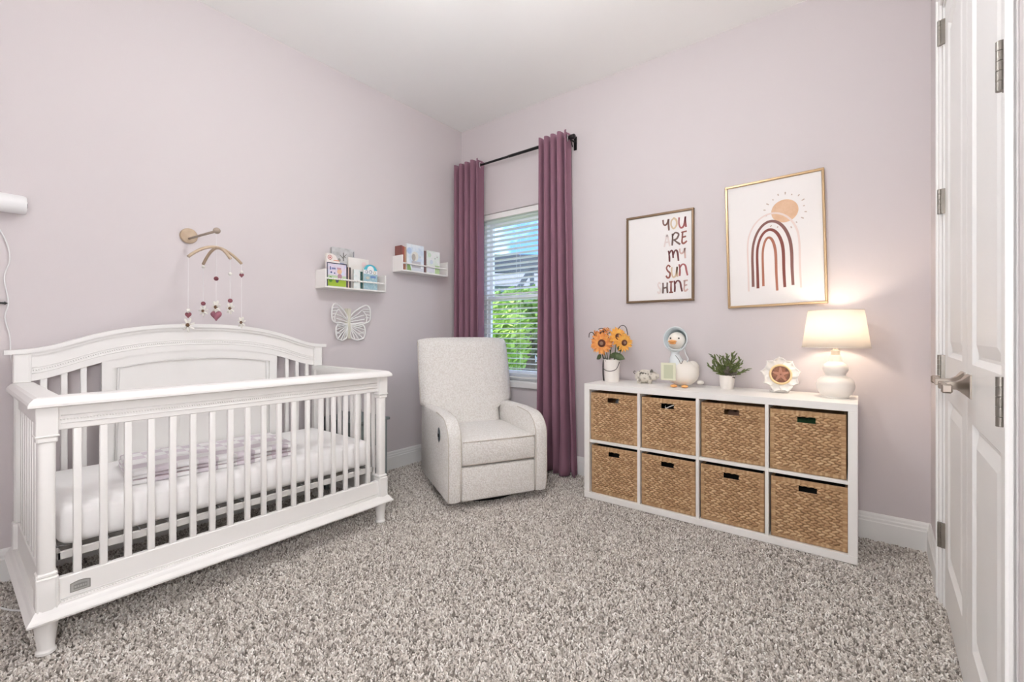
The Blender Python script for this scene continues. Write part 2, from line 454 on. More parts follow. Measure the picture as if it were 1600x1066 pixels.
# curtain rod
RODY, RODZ = YB-.085, 2.635
rod = thing('curtain_rod', 'black metal curtain rod above the window', 'curtain rod', (-2.4, RODY, RODZ))
b = nbm(); tube(b, [(-.6, 0, 0), (.1, 0, 0)], .0095, 12); tube(b, [(0, 0, 0), (.625, 0, 0)], .0125, 12); obj('pole', b, BLACKM, rod, smooth=True)
for x in (-.605, .628):
    b = nbm(); lathe(b, [(0, -.022), (.017, -.022), (.019, -.016), (.019, .016), (.017, .022), (0, .022)], n=16)
    bmesh.ops.rotate(b, verts=b.verts[:], matrix=Matrix.Rotation(PI/2, 3, 'Y')); bmesh.ops.translate(b, verts=b.verts[:], vec=(x, 0, 0))
    obj('finial', b, BLACKM, rod, smooth=True)
for x in (-.575, .61):
    b = nbm(); tube(b, [(x, 0, -.012), (x, .02, -.016), (x, .05, -.014), (x, .078, -.012)], .006, 8)
    box(b, x-.012, x+.012, .074, .085, -.075, .03, .002); tube(b, [(x+.0, .0, -.016), (x+.006, .012, -.04), (x+.008, .02, -.07)], .004, 8)
    obj('bracket', b, BLACKM, rod, auto=40)

def curtain(label, x0, x1, xb0, xb1, folds, phase, zb=.012):
    """grommet curtain: deep folds along the rod, spreading slightly towards the floor"""
    cx = (x0+x1)/2; root = thing('curtain', label, 'curtain', (cx, RODY, 0), group='velvet curtains at the window')
    nz, nx = 46, folds*16; zt = RODZ+.042; b = nbm(); rows = []
    for j in range(nz+1):
        v = j/nz; z = zt-(zt-zb)*v; row = []
        for i in range(nx+1):
            u = i/nx; s = v**1.5
            a = x0+(x1-x0)*u; c = xb0+(xb1-xb0)*u
            x = a*(1-s)+c*s
            amp = .066+.004*math.sin(9*u+2)+s*.006*math.sin(5*u*PI+1)
            ph = 2*PI*folds*u+phase+.5*v*math.sin(3.1*u*PI+phase)
            y = -amp*math.cos(ph)*(1-.12*s)
            x += .010*math.sin(2*ph)
            if v > .86:                       # the hem breaks on the carpet
                k = (v-.86)/.14
                y += -.016*k*math.sin(1.7*ph+1.2)-.008*k; x += .014*k*math.sin(2.3*ph)
            y = max(min(y, .074), -.12)
            row.append(b.verts.new((x-cx, y, z)))
        rows.append(row)
    for j in range(nz):
        for i in range(nx): b.faces.new((rows[j][i], rows[j][i+1], rows[j+1][i+1], rows[j+1][i]))
    o = obj('fabric', b, VELVET, root, smooth=True)
    md = o.modifiers.new('thickness', 'SOLIDIFY'); md.thickness = .003; md.offset = 0
    for k in range(folds*2):                  # eyelets where the cloth crosses the rod
        ph = PI/2+PI*k; u = (ph-phase)/(2*PI*folds)
        if not -.01 <= u <= 1.01: continue
        x = x0+(x1-x0)*u-cx
        b = nbm(); ring = []
        sl = 1 if k % 2 == 0 else -1
        ang = math.radians(62)*sl
        for q in range(20):
            t = 2*PI*q/20; ring.append((.024*math.cos(t)*math.cos(ang), .024*math.cos(t)*math.sin(ang), RODZ+.024*math.sin(t)))
        tube(b, [(x+p[0], p[1], p[2]) for p in ring], .0042, 6, closed=True)
        obj('eyelet', b, mat('silver_eyelet', (205, 205, 205), .3, metal=.9), root, smooth=True)
curtain('mauve velvet curtain beside the corner, behind the armchair', -3.0, -2.71, -3.01, -2.70, 4, 0.2)
curtain('mauve velvet curtain beside the white cube shelf', -2.045, -1.795, -2.075, -1.725, 4, 0.2)

# ------------------------------------------------------------ crib
CY, CXF, CXB = .92, -2.235, -2.965
UT = [(0, 1), (.15, .985), (.31, .92), (.44, .80), (.575, .62), (.726, .32), (.81, .14), (.92, .02), (1.01, 0)]
def gfun(u):
    u = abs(u); s = 0; w = 0
    for k in range(-4, 5):                     # smoothed table
        q = min(1.0, abs(u+k*.015))
        for (a, ga), (c, gc) in zip(UT, UT[1:]):
            if a <= q <= c:
                s += ga+(gc-ga)*(q-a)/(c-a); w += 1; break
    return s/w
def htop(y): return 1.035+.128*gfun((y-CY)/.735)

def carved_block(b, x0, x1, y0, y1, z0, z1, front=True, side=0):
    box(b, x0, x1, y0, y1, z0, z1, .002)
    if front:
        m_ = .007; a0, a1, c0, c1 = y0+m_, y1-m_, z0+m_, z1-m_
        cs = [(x1+.0005, a0, c0), (x1+.0005, a1, c0), (x1+.0005, a1, c1), (x1+.0005, a0, c1)]
        A = [b.verts.new(c) for c in cs]; t = b.verts.new((x1+.011, (a0+a1)/2, (c0+c1)/2))
        for k in range(4): b.faces.new((A[k], A[(k+1) % 4], t))
        for q in ((a0-.004, a0, c0-.004, c1+.004), (a1, a1+.004, c0-.004, c1+.004), (a0, a1, c0-.004, c0), (a0, a1, c1, c1+.004)):
            box(b, x1-.001, x1+.0045, *q)

crib = thing('crib', 'white wooden crib with arched headboard and turned feet', 'crib', (-2.6, CY, 0))
def C(name, b, m=CRIBW, **kw): return obj(name, b, m, crib, local=False, **kw)
def post_front(yc):
    b = nbm(); h = .028
    carved_block(b, CXF-h, CXF+h, yc-h, yc+h, .755, .86, front=False)
    box(b, CXF-h-.003, CXF+h+.003, yc-h-.003, yc+h+.003, .752, .758, .002)
    box(b, CXF-.023, CXF+.023, yc-.023, yc+.023, .27, .755, .014, 3)
    box(b, CXF-.027, CXF+.027, yc-.027, yc+.027, .732, .752, .004); box(b, CXF-.027, CXF+.027, yc-.027, yc+.027, .268, .284, .005)
    carved_block(b, CXF-h, CXF+h, yc-h, yc+h, .12, .268)
    C('front_post', b, auto=35)
def post_back(yc):
    b = nbm(); h = .0275
    box(b, CXB-.024, CXB+.024, yc-.024, yc+.024, .27, .9, .005)
    carved_block(b, CXB-h, CXB+h, yc-h, yc+h, .89, 1.018)
    box(b, CXB-.029, CXB+.029, yc-.029, yc+.029, .12, .27, .003)
    C('back_post', b, auto=35)
PY0, PY1 = .233, 1.607
for y in (PY0, PY1): post_front(y); post_back(y)
FOOT = [(0, 0), (.024, 0), (.027, .003), (.027, .011), (.0235, .015), (.0225, .02), (.031, .1), (.034, .108), (.034, .122), (0, .122)]
for x in (CXF-.002, CXB+.002):
    for y in (PY0, PY1):
        b = nbm(); lathe(b, FOOT, (x, y, 0), 24); C('foot', b, auto=40)
# front rails
b = nbm(); box(b, CXF-.012, CXF+.013, PY0+.026, PY1-.026, .77, .862, .003); fr = C('front_top_rail', b)
b = nbm(); box(b, CXF-.012, CXF+.013, PY0+.026, PY1-.026, .128, .25, .003); C('front_bottom_rail', b)
def beads(name, pts, r, nrm_x):
    b = nbm()
    for p in pts: bmesh.ops.create_icosphere(b, subdivisions=1, radius=r, matrix=Matrix.Translation(p))
    o = C(name, b, smooth=True); o['kind'] = 'stuff'
def fillet(name, paths, r=.0026):
    b = nbm()
    for p in paths: tube(b, p, r, 6)
    C(name, b, smooth=True)
xf = CXF+.0135
fillet('trim_line', [[(xf, PY0+.035, z), (xf, PY1-.035, z)] for z in (.793, .821, .158, .174)])
nb = 150
beads('bead_trim', [(xf, PY0+.036+(PY1-PY0-.072)*i/(nb-1), .807) for i in range(nb)], .0038, 1)
beads('bead_trim', [(xf, PY0+.036+(PY1-PY0-.072)*i/(nb-1), .166) for i in range(nb)], .0032, 1)
# mitred cap and base mouldings
CAP = [(-.062, .862), (-.062, .89), (-.004, .89), (.006, .886), (.017, .874), (.020, .866), (.020, .858), (.010, .855)]
xo, y0, y1 = CXF+.028, PY0-.028, PY1+.028
b = nbm(); sweep(b, [(CXB+.005, y0), (xo, y0), (xo, y1), (CXB+.005, y1)][::1], CAP); C('rail_cap', b)
BASE = [(-.05, .12), (-.05, .15), (.001, .162), (.006, .156), (.012, .145), (.021, .134), (.024, .128), (.022, .121), (.012, .118)]
b = nbm(); sweep(b, [(CXB-.02, y0), (xo, y0), (xo, y1), (CXB-.02, y1)], BASE); C('base_moulding', b)
# side rails and slats
for y in (PY0, PY1):
    b = nbm(); box(b, CXB+.02, CXF-.02, y-.012, y+.012, .775, .862, .002); C('side_top_rail', b)
    b = nbm(); box(b, CXB+.02, CXF-.02, y-.014, y+.014, .128, .27, .002); C('side_bottom_rail', b)
b = nbm(); box(b, -.0095, .0095, -.0115, .0115, 0, .525, .004, 2); sl = obj('slat', b, CRIBW, crib, auto=40)
sl.location = Vector((CXF, .3115, .247))-crib.location
for i in range(1, 18):
    again(sl, crib, Vector((CXF, .3115+.0711*i, .247))-crib.location)
for y in (PY0, PY1):
    for i in range(9):
        c = again(sl, crib, Vector((CXB+.075+.0725*i, y, .262))-crib.location); c.rotation_euler = (0, 0, PI/2)
# headboard
ys = [PY0-.03+(PY1-PY0+.06)*i/72 for i in range(73)]
yin = [y for y in ys if PY0+.026 <= y <= PY1-.026]; yin = [PY0+.02]+yin+[PY1-.02]
b = nbm(); strip(b, [(y, htop(y)-.147) for y in yin], [(y, htop(y)-.018) for y in yin], CXB-.016, CXB+.014); C('headboard_rail', b, auto=30)
b = nbm(); yc = [PY0-.055]+ys+[PY1+.055]
strip(b, [(y, htop(y)-.020) for y in yc], [(y, htop(y)) for y in yc], CXB-.035, CXB+.034)
strip(b, [(y, htop(y)-.034) for y in yc[2:-2]], [(y, htop(y)-.0195) for y in yc[2:-2]], CXB-.02, CXB+.024)
C('headboard_cap', b, auto=30)
xh = CXB+.0145
fillet('headboard_line', [[(xh, y, htop(y)-o) for y in yin[1:-1]] for o in (.088, .113)], .0028)
nb = 150; yb = [PY0+.036+(PY1-PY0-.072)*i/(nb-1) for i in range(nb)]
beads('headboard_beads', [(xh, y, htop(y)-.100) for y in yb], .0036, 1)
pa, pb = .50, 1.34
yp = [pa+(pb-pa)*i/40 for i in range(41)]; yq = [pa+.045+(pb-pa-.09)*i/40 for i in range(41)]
def hlow(y): return htop(y)-.147
b = nbm(); strip(b, [(y, .16) for y in yq], [(y, hlow(y)-.03) for y in yq], CXB-.016, CXB-.004); C('headboard_panel', b)
b = nbm()
strip(b, [(y, hlow(y)-.043) for y in yp], [(y, hlow(y)+.004) for y in yp], CXB-.0135, CXB+.0095)
box(b, CXB-.014, CXB+.0085, pa+.0005, pa+.045, .16, hlow(pa)-.03); box(b, CXB-.014, CXB+.0085, pb-.045, pb-.0005, .16, hlow(pb)-.03)
C('panel_frame', b, auto=30)
fillet('panel_beading', [[(CXB+.004, pa+.048, .2)]+[(CXB+.004, y, hlow(y)-.047) for y in yq[1:-1]]+[(CXB+.004, pb-.048, .2)]], .0045)
for k in range(3):
    for y in (.301+.067*k, 2*CY-.301-.067*k):
        c = again(sl, crib, Vector((CXB, y, .0))-crib.location)
        c.location.z = .26; c.scale = (1, 1, (hlow(y)-.25)/.525)
b = nbm(); box(b, CXB-.012, CXB+.012, PY0+.02, PY1-.02, .128, .27, .002); C('back_bottom_rail', b)
# mattress support and maker's plate
GREYM = mat('grey_spring_frame', (150, 150, 150), .5, metal=.3)
b = nbm(); x0, x1, y0, y1 = CXB+.03, CXF-.03, PY0+.03, PY1-.03
box(b, x1-.012, x1, y0, y1, .296, .326, .003); box(b, x0, x0+.012, y0, y1, .296, .326, .003)
box(b, x0, x1, y0, y0+.012, .296, .326, .003); box(b, x0, x1, y1-.012, y1, .296, .326, .003)
C('support_frame', b, mat('support_white', (214, 212, 208), .5))
b = nbm()
for i in range(14):
    y = y0+(y1-y0)*(i+.5)/14; tube(b, [(x0, y, .33), (x1, y, .33)], .003, 6)
for i in range(6):
    x = x0+(x1-x0)*(i+.5)/6; tube(b, [(x, y0, .329), (x, y1, .329)], .003, 6)
C('support_wires', b, GREYM)
PLATE = mat('pewter_plate', (178, 178, 174), .45, metal=.3); PLATED = mat('pewter_dark', (146, 146, 142), .5, metal=.3)
def arch_poly(y0, y1, z0, z1, rise): return [(y0, z0), (y1, z0), (y1, z1)]+[(y1+(y0-y1)*t/8, z1+rise*math.sin(PI*t/8)) for t in range(1, 8)]+[(y0, z1)]
b = nbm(); prism(b, arch_poly(.291, .345, .186, .217, .006), xf-.001, xf+.0012, 'x'); np_ = C('name_plate', b, PLATED)
for q in ((.294, .342, .189, .2145, .005, .0018, PLATE), (.300, .336, .194, .210, .002, .0024, PLATED)):
    b = nbm(); prism(b, arch_poly(*q[:5]), xf-.001, xf+q[5], 'x'); bmesh.ops.translate(b, verts=b.verts[:], vec=-crib.location); obj('plate_border', b, q[6], np_)
b = nbm()
pts = []
for s0_, s1_ in ((.302, .308), (.310, .3145), (.3165, .322), (.324, .328), (.330, .334)): box(b, xf+.002, xf+.003, s0_, s1_, .199, .2055)
bmesh.ops.translate(b, verts=b.verts[:], vec=-crib.location); obj('plate_lettering', b, mat('pewter_light', (184, 184, 180), .4, metal=.4), np_)

# mattress + blanket
mt = thing('crib_mattress', 'thick crib mattress in a white fitted sheet', 'mattress', (-2.605, CY, .334))
b = nbm(); box(b, CXB+.033-mt.location.x, CXF-.033-mt.location.x, -.655, .655, 0, .147, .042, 5); obj('fitted_sheet', b, SHEET, mt, smooth=True)

def checker(name, c1, c2, scale):
    m = mat(name, c1, .95, bump=(420, .8, .004), sheen=.3); nt = m.node_tree
    ck = nt.nodes.new('ShaderNodeTexChecker'); ck.inputs['Scale'].default_value = scale
    ck.inputs['Color1'].default_value = (*lin(c1), 1); ck.inputs['Color2'].default_value = (*lin(c2), 1)
    mp = nt.nodes.new('ShaderNodeMapping'); mp.inputs['Scale'].default_value = (1, 1, .0001); mp.inputs['Location'].default_value = (.013, .021, .5)
    tc = nt.nodes.new('ShaderNodeTexCoord'); nt.links.new(tc.outputs['Object'], mp.inputs['Vector'])
    nt.links.new(mp.outputs['Vector'], ck.inputs['Vector']); nt.links.new(ck.outputs['Color'], nt.nodes['Principled BSDF'].inputs['Base Color'])
    return m
KNIT = checker('checked_knit', (222, 213, 220), (245, 244, 244), 13); KNITE = mat('knit_edge', (196, 178, 184), .95, bump=(300, .5, .003))
bl = thing('folded_blanket', 'folded lilac and white checked knit blanket on the crib mattress', 'blanket', (-2.535, .835, .4815), math.radians(-5))
for k, (dx, dy, z0, z1, ins) in enumerate(((0, 0, 0, .019, 0), (-.004, -.006, .0195, .038, .006), (.006, .004, .0385, .06, .002))):
    b = nbm(); box(b, -.2+ins+dx, .2-ins+dx, -.33+ins+dy, .33-ins+dy, z0, z1, .0088, 3)
    es = [e for e in b.edges if abs(e.verts[0].co.x-e.verts[1].co.x) > .3 or abs(e.verts[0].co.y-e.verts[1].co.y) > .4]
    bmesh.ops.subdivide_edges(b, edges=es, cuts=14, use_grid_fill=True)
    for v in b.verts:
        v.co.z += .0025*(math.sin(v.co.x*23+k)+math.sin(v.co.y*17+2*k)) if k == 2 else 0
        if k: v.co.x += .004*math.sin(v.co.y*13+k)
    obj('folded_layer', b, KNIT, bl, smooth=True)
b = nbm(); box(b, -.19, .192, -.322, .322, .0375, .0395, .0008); obj('seam_edge', b, KNITE, bl)
b = nbm(); box(b, -.19, .192, -.322, .322, .0183, .0202, .0008); obj('seam_edge', b, KNITE, bl)

# ------------------------------------------------------------ armchair
def armchair():
    th = math.radians(61.8); fc = Vector((-1.839, 2.234, 0)); front = Vector((math.sin(th), -math.cos(th), 0))
    O = fc-front*.40
    r = thing('recliner_armchair', 'cream boucle swivel recliner armchair in front of the window', 'armchair', O, th)
    W = .345
    # arms: rounded side profile, crowned top
    def arm(side):
        prof = [(-.385, .055)]
        prof += [(-.395, .12), (-.40, .25), (-.398, .40)]
        for k in range(9):
            a = PI*k/16; prof.append((-.398+.16*(1-math.cos(a)), .43+.145*math.sin(a)))
        prof += [(-.1, .583), (.1, .578), (.32, .57), (.36, .55), (.36, .075), (.30, .055)]
        n = len(prof); aw = .088; xa, xb = (W-aw, W) if side > 0 else (-W, -W+aw)
        b = nbm(); layers = []
        cuts = ((0, .012), (.006, .004), (.016, 0), (.5*aw, -.004), (aw-.016, 0), (aw-.006, .004), (aw, .012))
        cy, cz = -.02, .32
        for dx, ins in cuts:
            row = []
            for y, z in prof:
                v = Vector((y-cy, z-cz)); L = v.length; v = v*((L-ins)/L)
                row.append(b.verts.new((xa+dx, cy+v.x, cz+v.y)))
            layers.append(row)
        for p, q in zip(layers, layers[1:]):
            for i in range(n): b.faces.new((p[i], p[(i+1) % n], q[(i+1) % n], q[i]))
        b.faces.new(layers[0][::-1]); b.faces.new(layers[-1])
        o = obj('arm', b, BOUCLE, r, smooth=True, auto=50)
        b = nbm()
        for dx in (.004, aw-.004): tube(b, [(xa+dx, y+.004, z-.006 if z > .1 else z) for y, z in prof[:14]], .0032, 6)
        obj('welt', b, PIPING, o, smooth=True)
    arm(1); arm(-1)
    # body behind the footrest, under seat
    b = nbm(); box(b, -W+.086, W-.086, -.36, .34, .06, .27, .02, 2); obj('seat_box', b, BOUCLE, r, smooth=True)
    def puff(name, x0, x1, y0, y1, z0, z1, bev, crown=0, fwd=0, seg=4):
        b = nbm(); box(b, x0, x1, y0, y1, z0, z1, bev, seg)
        es = [e for e in b.edges if e.calc_length() > .2]
        bmesh.ops.subdivide_edges(b, edges=es, cuts=9, use_grid_fill=True)
        for v in b.verts:
            u = (v.co.x-(x0+x1)/2)/((x1-x0)/2); w = (v.co.y-(y0+y1)/2)/((y1-y0)/2); q = (v.co.z-(z0+z1)/2)/((z1-z0)/2)
            if crown and v.co.z > (z0+z1)/2: v.co.z += crown*max(0, 1-u*u)*max(0, 1-w*w)
            if fwd and v.co.y < (y0+y1)/2: v.co.y -= fwd*max(0, 1-u*u)*max(0, 1-q*q)
        return obj(name, b, BOUCLE, r, smooth=True)
    iw = W-.089
    fp = puff('footrest_panel', -iw, iw, -.392, -.345, .052, .268, .015, fwd=.006)
    cu = puff('seat_cushion', -iw, iw, -.400, .19, .276, .434, .022, crown=.03, fwd=.008)
    b = nbm(); rr = .0036
    tube(b, [(-iw+.006, -.396, .427), (0, -.405, .43), (iw-.006, -.396, .427)], rr, 6); tube(b, [(-iw+.006, -.397, .285), (iw-.006, -.397, .285)], rr, 6)
    obj('welt', b, PIPING, cu, smooth=True)
    # reclined back: a thick rounded cushion, wider than the seat, slightly winged
    b = nbm(); nx, nz = 24, 26; ring = []
    z0, z1 = .36, 1.078
    def back_pt(u, v, side):        # u -1..1, v 0..1; side front/back
        hw = (.255+.11*min(1, max(0, (v-.24)/.06))) if v < .30 else .365+.004*math.sin(PI*(v-.3)/.7)
        x = hw*u; z = z0+(z1-z0)*v
        lean = .155+.165*v
        edge = (1-abs(u)**8); cap = 1-max(0, (v-.9)/.1)**3*.85
        half = .075*(.35+.65*edge)*cap
        y = lean+.075-half if side < 0 else lean+.075+half
        if side < 0: y -= .012*(1-u*u)*math.sin(PI*v); y += .01*abs(u)**3
        z -= .02*abs(u)**6*v
        return (x, y, z)
    fr_ = [[b.verts.new(back_pt(-1+2*i/nx, j/nz, -1)) for i in range(nx+1)] for j in range(nz+1)]
    bk_ = [[b.verts.new(back_pt(-1+2*i/nx, j/nz, 1)) for i in range(nx+1)] for j in range(nz+1)]
    for j in range(nz):
        for i in range(nx):
            b.faces.new((fr_[j][i], fr_[j][i+1], fr_[j+1][i+1], fr_[j+1][i])); b.faces.new((bk_[j][i], bk_[j+1][i], bk_[j+1][i+1], bk_[j][i+1]))
        b.faces.new((fr_[j][0], fr_[j+1][0], bk_[j+1][0], bk_[j][0])); b.faces.new((fr_[j][nx], bk_[j][nx], bk_[j+1][nx], fr_[j+1][nx]))
    for i in range(nx):
        b.faces.new((fr_[nz][i], fr_[nz][i+1], bk_[nz][i+1], bk_[nz][i])); b.faces.new((fr_[0][i], bk_[0][i], bk_[0][i+1], fr_[0][i+1]))
    bo = obj('backrest', b, BOUCLE, r, smooth=True, auto=60)
    for s in (-1, 1):
        b = nbm(); tube(b, [Vector(back_pt(s, .3+.68*k/12, -1))+Vector((0, .002, 0)) for k in range(13)], .0035, 6)
        obj('welt', b, PIPING, bo, smooth=True)
    # swivel base
    b = nbm(); lathe(b, [(0, 0), (.27, 0), (.275, .012), (.262, .022), (.1, .022), (.08, .06), (0, .06)], (0, -.02, 0), 40); obj('swivel_base', b, BLACKP, r, auto=40)
    b = nbm(); tube(b, catmull([(-.2, -.1, .03), (-.31, -.16, .035), (-.335, -.06, .03), (-.32, .06, .028)], 5), .008, 8); obj('release_bar', b, STEEL, r, smooth=True)
    # latch cup in the outer side of the left arm
    b = nbm(); lathe(b, [(0, 0), (.024, 0), (.03, .003), (.026, .005), (.0, .005)], n=24, sy=1.6)
    bmesh.ops.rotate(b, verts=b.verts[:], matrix=Matrix.Rotation(-PI/2, 3, 'Y')); bmesh.ops.rotate(b, verts=b.verts[:], matrix=Matrix.Rotation(PI/2, 3, 'X')); bmesh.ops.translate(b, verts=b.verts[:], vec=(-W-.002, -.19, .445))
    la = obj('recline_latch', b, mat('latch_steel', (130, 140, 145), .35, metal=.8), r, auto=40)
    b = nbm(); box(b, -W-.011, -W-.004, -.203, -.177, .43, .452, .003); obj('latch_lever', b, BLACKP, la)
armchair()

# ------------------------------------------------------------ small side table between crib and corner
st = thing('nightstand', 'grey green side table between crib and armchair', 'table', (-2.84, 1.83, 0))
b = nbm(); box(b, -.195, .2, -.15, .15, .50, .518, .003); obj('tabletop', b, GREYT, st)
for x in (-.165, .165):
    for y in (-.125, .125):
        b = nbm(); box(b, x-.013, x+.013, y-.013, y+.013, 0, .5, .002); obj('leg', b, GREYT, st)
b = nbm(); box(b, -.175, .175, -.135, .135, .33, .5, .003); dr = obj('drawer_box', b, GREYT, st)
b = nbm(); box(b, .175, .183, -.12, .12, .345, .488, .002); df = obj('drawer_front', b, mat('grey_green_front', (130, 140, 140), .5), st)
b = nbm(); ball(b, (.196, 0, .415), .013); obj('knob', b, STEEL, df, smooth=True)
b = nbm(); box(b, -.17, .17, -.13, .13, .12, .135, .002); obj('lower_shelf', b, GREYT, st)
hm = thing('humidifier', 'rounded white humidifier on the grey side table', 'humidifier', (-2.84, 1.80, .519))
b = nbm(); lathe(b, [(0, 0), (.06, 0), (.066, .01), (.066, .05), (0, .05)], n=28); obj('water_base', b, mat('grey_base', (150, 155, 155), .5), hm, auto=40)
b = nbm(); lathe(b, [(.064, .051), (.067, .07), (.066, .13), (.055, .18), (.03, .205), (.012, .21), (.012, .218), (0, .218)], n=28); obj('tank', b, WHITEP, hm, auto=40)

# ------------------------------------------------------------ cube shelf with woven baskets
KX0, KX1, KY0, KY1, KH = -1.489, -.016, 2.7055, 3.0945, .77
ks = thing('cube_shelf', 'white eight cube storage shelf under the framed prints', 'shelf', ((KX0+KX1)/2, (KY0+KY1)/2, 0))
def K(name, *a): b = nbm(); box(b, *a, .0015); return obj(name, b, SHELFW, ks, local=False)
T, D = .038, .017
K('top_panel', KX0, KX1, KY0, KY1, KH-T, KH); K('bottom_panel', KX0, KX1, KY0, KY1, 0, T)
K('side_panel', KX0, KX0+T, KY0+.0005, KY1, T, KH-T); K('side_panel', KX1-T, KX1, KY0+.0005, KY1, T, KH-T)
cw = (KX1-KX0-2*T-3*D)/4; ch = (KH-2*T-D)/2
for i in range(1, 4): K('divider', KX0+T+i*cw+(i-1)*D, KX0+T+i*cw+i*D, KY0+.002, KY1, T, KH-T)
for i in range(4): K('shelf_board', KX0+T+i*(cw+D), KX0+T+i*(cw+D)+cw, KY0+.004, KY1, T+ch, T+ch+D)
b = nbm(); box(b, KX0+T, KX1-T, KY1-.008, KY1-.002, T, KH-T); obj('back_panel', b, mat('shelf_back', (70, 66, 62), .8), ks, local=False)

def weave_mat():
    m = bpy.data.materials.new('water_hyacinth'); m.use_nodes = True; nt = m.node_tree; p = nt.nodes['Principled BSDF']
    p.inputs['Roughness'].default_value = .75; p.inputs['Specular IOR Level'].default_value = .25
    at = nt.nodes.new('ShaderNodeAttribute'); at.attribute_name = 'strand'
    oi = nt.nodes.new('ShaderNodeObjectInfo'); tc = nt.nodes.new('ShaderNodeTexCoord')
    nz = nt.nodes.new('ShaderNodeTexNoise'); nz.inputs['Scale'].default_value = 60; nz.inputs['Detail'].default_value = 4
    mp = nt.nodes.new('ShaderNodeMapping'); mp.inputs['Scale'].default_value = (.5, .5, 3.5)
    nt.links.new(tc.outputs['Object'], mp.inputs['Vector']); nt.links.new(mp.outputs['Vector'], nz.inputs['Vector'])
    ad = nt.nodes.new('ShaderNodeMath'); ad.operation = 'MULTIPLY_ADD'; ad.inputs[1].default_value = .45
    nt.links.new(nz.outputs['Fac'], ad.inputs[0])
    sc_ = nt.nodes.new('ShaderNodeMath'); sc_.operation = 'MULTIPLY'; sc_.inputs[1].default_value = .62
    nt.links.new(at.outputs['Fac'], sc_.inputs[0]); nt.links.new(sc_.outputs[0], ad.inputs[2])
    r = nt.nodes.new('ShaderNodeValToRGB'); e = r.color_ramp.elements
    e[0].position = .12; e[0].color = (*lin((96, 72, 50)), 1); e[1].position = .95; e[1].color = (*lin((216, 188, 150)), 1)
    q = e.new(.4); q.color = (*lin((154, 120, 88)), 1); q = e.new(.68); q.color = (*lin((184, 150, 112)), 1)
    nt.links.new(ad.outputs[0], r.inputs['Fac']); nt.links.new(r.outputs['Color'], p.inputs['Base Color'])
    return m
WEAVE = weave_mat()
BW, BH, BD = .326, .318, .345
def basket_front():
    """woven front: rows of overlapping twisted strands modelled as relief, with a grip opening and bound edges"""
    nx, nz = 150, 112; rnd = random.Random(4); hx0, hx1, hz0, hz1 = -.04, .04, .258, .291
    rows, cols = 23, 11; off = [rnd.random() for _ in range(rows+2)]; tone = {}
    V, Fc, S = [], [], []
    for j in range(nz+1):
        for i in range(nx+1):
            u, v = i/nx, j/nz; x = -BW/2+BW*u; z = BH*v; border = min(u*BW, (1-u)*BW, v*BH, (1-v)*BH)
            if border < .02:                                   # bound rim: strands run along the edge in short wraps
                along = x if (v*BH < .02 or (1-v)*BH < .02) else z
                q = along/.011; w = abs(math.sin(PI*q)); dpt = .0022+.0024*w*(1-abs(border-.01)/.013)
                key = ('b', int(q), (u < .5), (v < .5)); tn = tone.setdefault(key, .45+.5*rnd.random())
            else:
                r_ = v*rows; k = int(r_); fr2 = r_-k
                c = u*cols+.5*(k % 2)+.18*off[k]; ci = int(c); fc2 = c-ci
                skew = fr2-.5+.8*(fc2-.5)*(1 if k % 2 else -1)
                prof = max(0, 1-(skew/.62)**2)*max(0, 1-(abs(fc2-.5)/.55)**2.4)
                dpt = .009*prof
                key = (k, ci); tn = tone.setdefault(key, rnd.random()); tn = .10+.9*(.42+.58*tn)*(.25+.75*min(1, prof*1.7))  # tone drops in the valleys: shade between strands put into the colour
            dpt = max(0, dpt)
            if u in (0, 1) or v in (0, 1): dpt = -.006
            V.append((x, -dpt, z)); S.append(tn)
    def idx(i, j): return j*(nx+1)+i
    for j in range(nz):
        for i in range(nx):
            xc = -BW/2+BW*(i+.5)/nx; zc = BH*(j+.5)/nz
            if hx0 < xc < hx1 and hz0 < zc < hz1: continue
            Fc.append((idx(i, j), idx(i+1, j), idx(i+1, j+1), idx(i, j+1)))
    me = bpy.data.meshes.new('woven_front'); me.from_pydata(V, [], Fc); me.update()
    at = me.attributes.new('strand', 'FLOAT', 'POINT'); at.data.foreach_set('value', S)
    for p in me.polygons: p.use_smooth = True
    me.materials.append(WEAVE)
    return me
FRONT_ME = basket_front()
def basket_body():
    b = nbm(); h = .004
    for a in ((-BW/2, BW/2, BD-.012, BD, 0, BH), (-BW/2, -BW/2+.01, .004, BD, 0, BH), (BW/2-.01, BW/2, .004, BD, 0, BH), (-BW/2, BW/2, .004, BD, 0, .01)):
        box(b, *a)
    # inner thickness of the front with the grip cut out
    for a in ((-BW/2, -.042, .001, .012, .01, BH-.003), (.042, BW/2, .001, .012, .01, BH-.003), (-.042, .042, .001, .012, .01, .257), (-.042, .042, .001, .012, .292, BH-.003)):
        box(b, *a)
    bmesh.ops.recalc_face_normals(b, faces=b.faces[:])
    me = bpy.data.meshes.new('basket_walls'); b.to_mesh(me); b.free()
    at = me.attributes.new('strand', 'FLOAT', 'POINT'); at.data.foreach_set('value', [.5]*len(me.vertices))
    me.materials.append(WEAVE); return me
BODY_ME = basket_body()
def basket_shadow():  # near-black insert: painted shade behind the grip openings
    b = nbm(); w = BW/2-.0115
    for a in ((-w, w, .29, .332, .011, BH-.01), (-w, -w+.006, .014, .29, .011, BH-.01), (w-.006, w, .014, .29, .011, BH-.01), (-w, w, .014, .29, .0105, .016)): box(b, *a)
    me = bpy.data.meshes.new('shadow_insert'); b.to_mesh(me); b.free(); me.materials.append(mat('shadow_dark', (30, 27, 25), .95)); return me
SHADOW_ME = basket_shadow()
ORD = ['first', 'second', 'third', 'fourth']
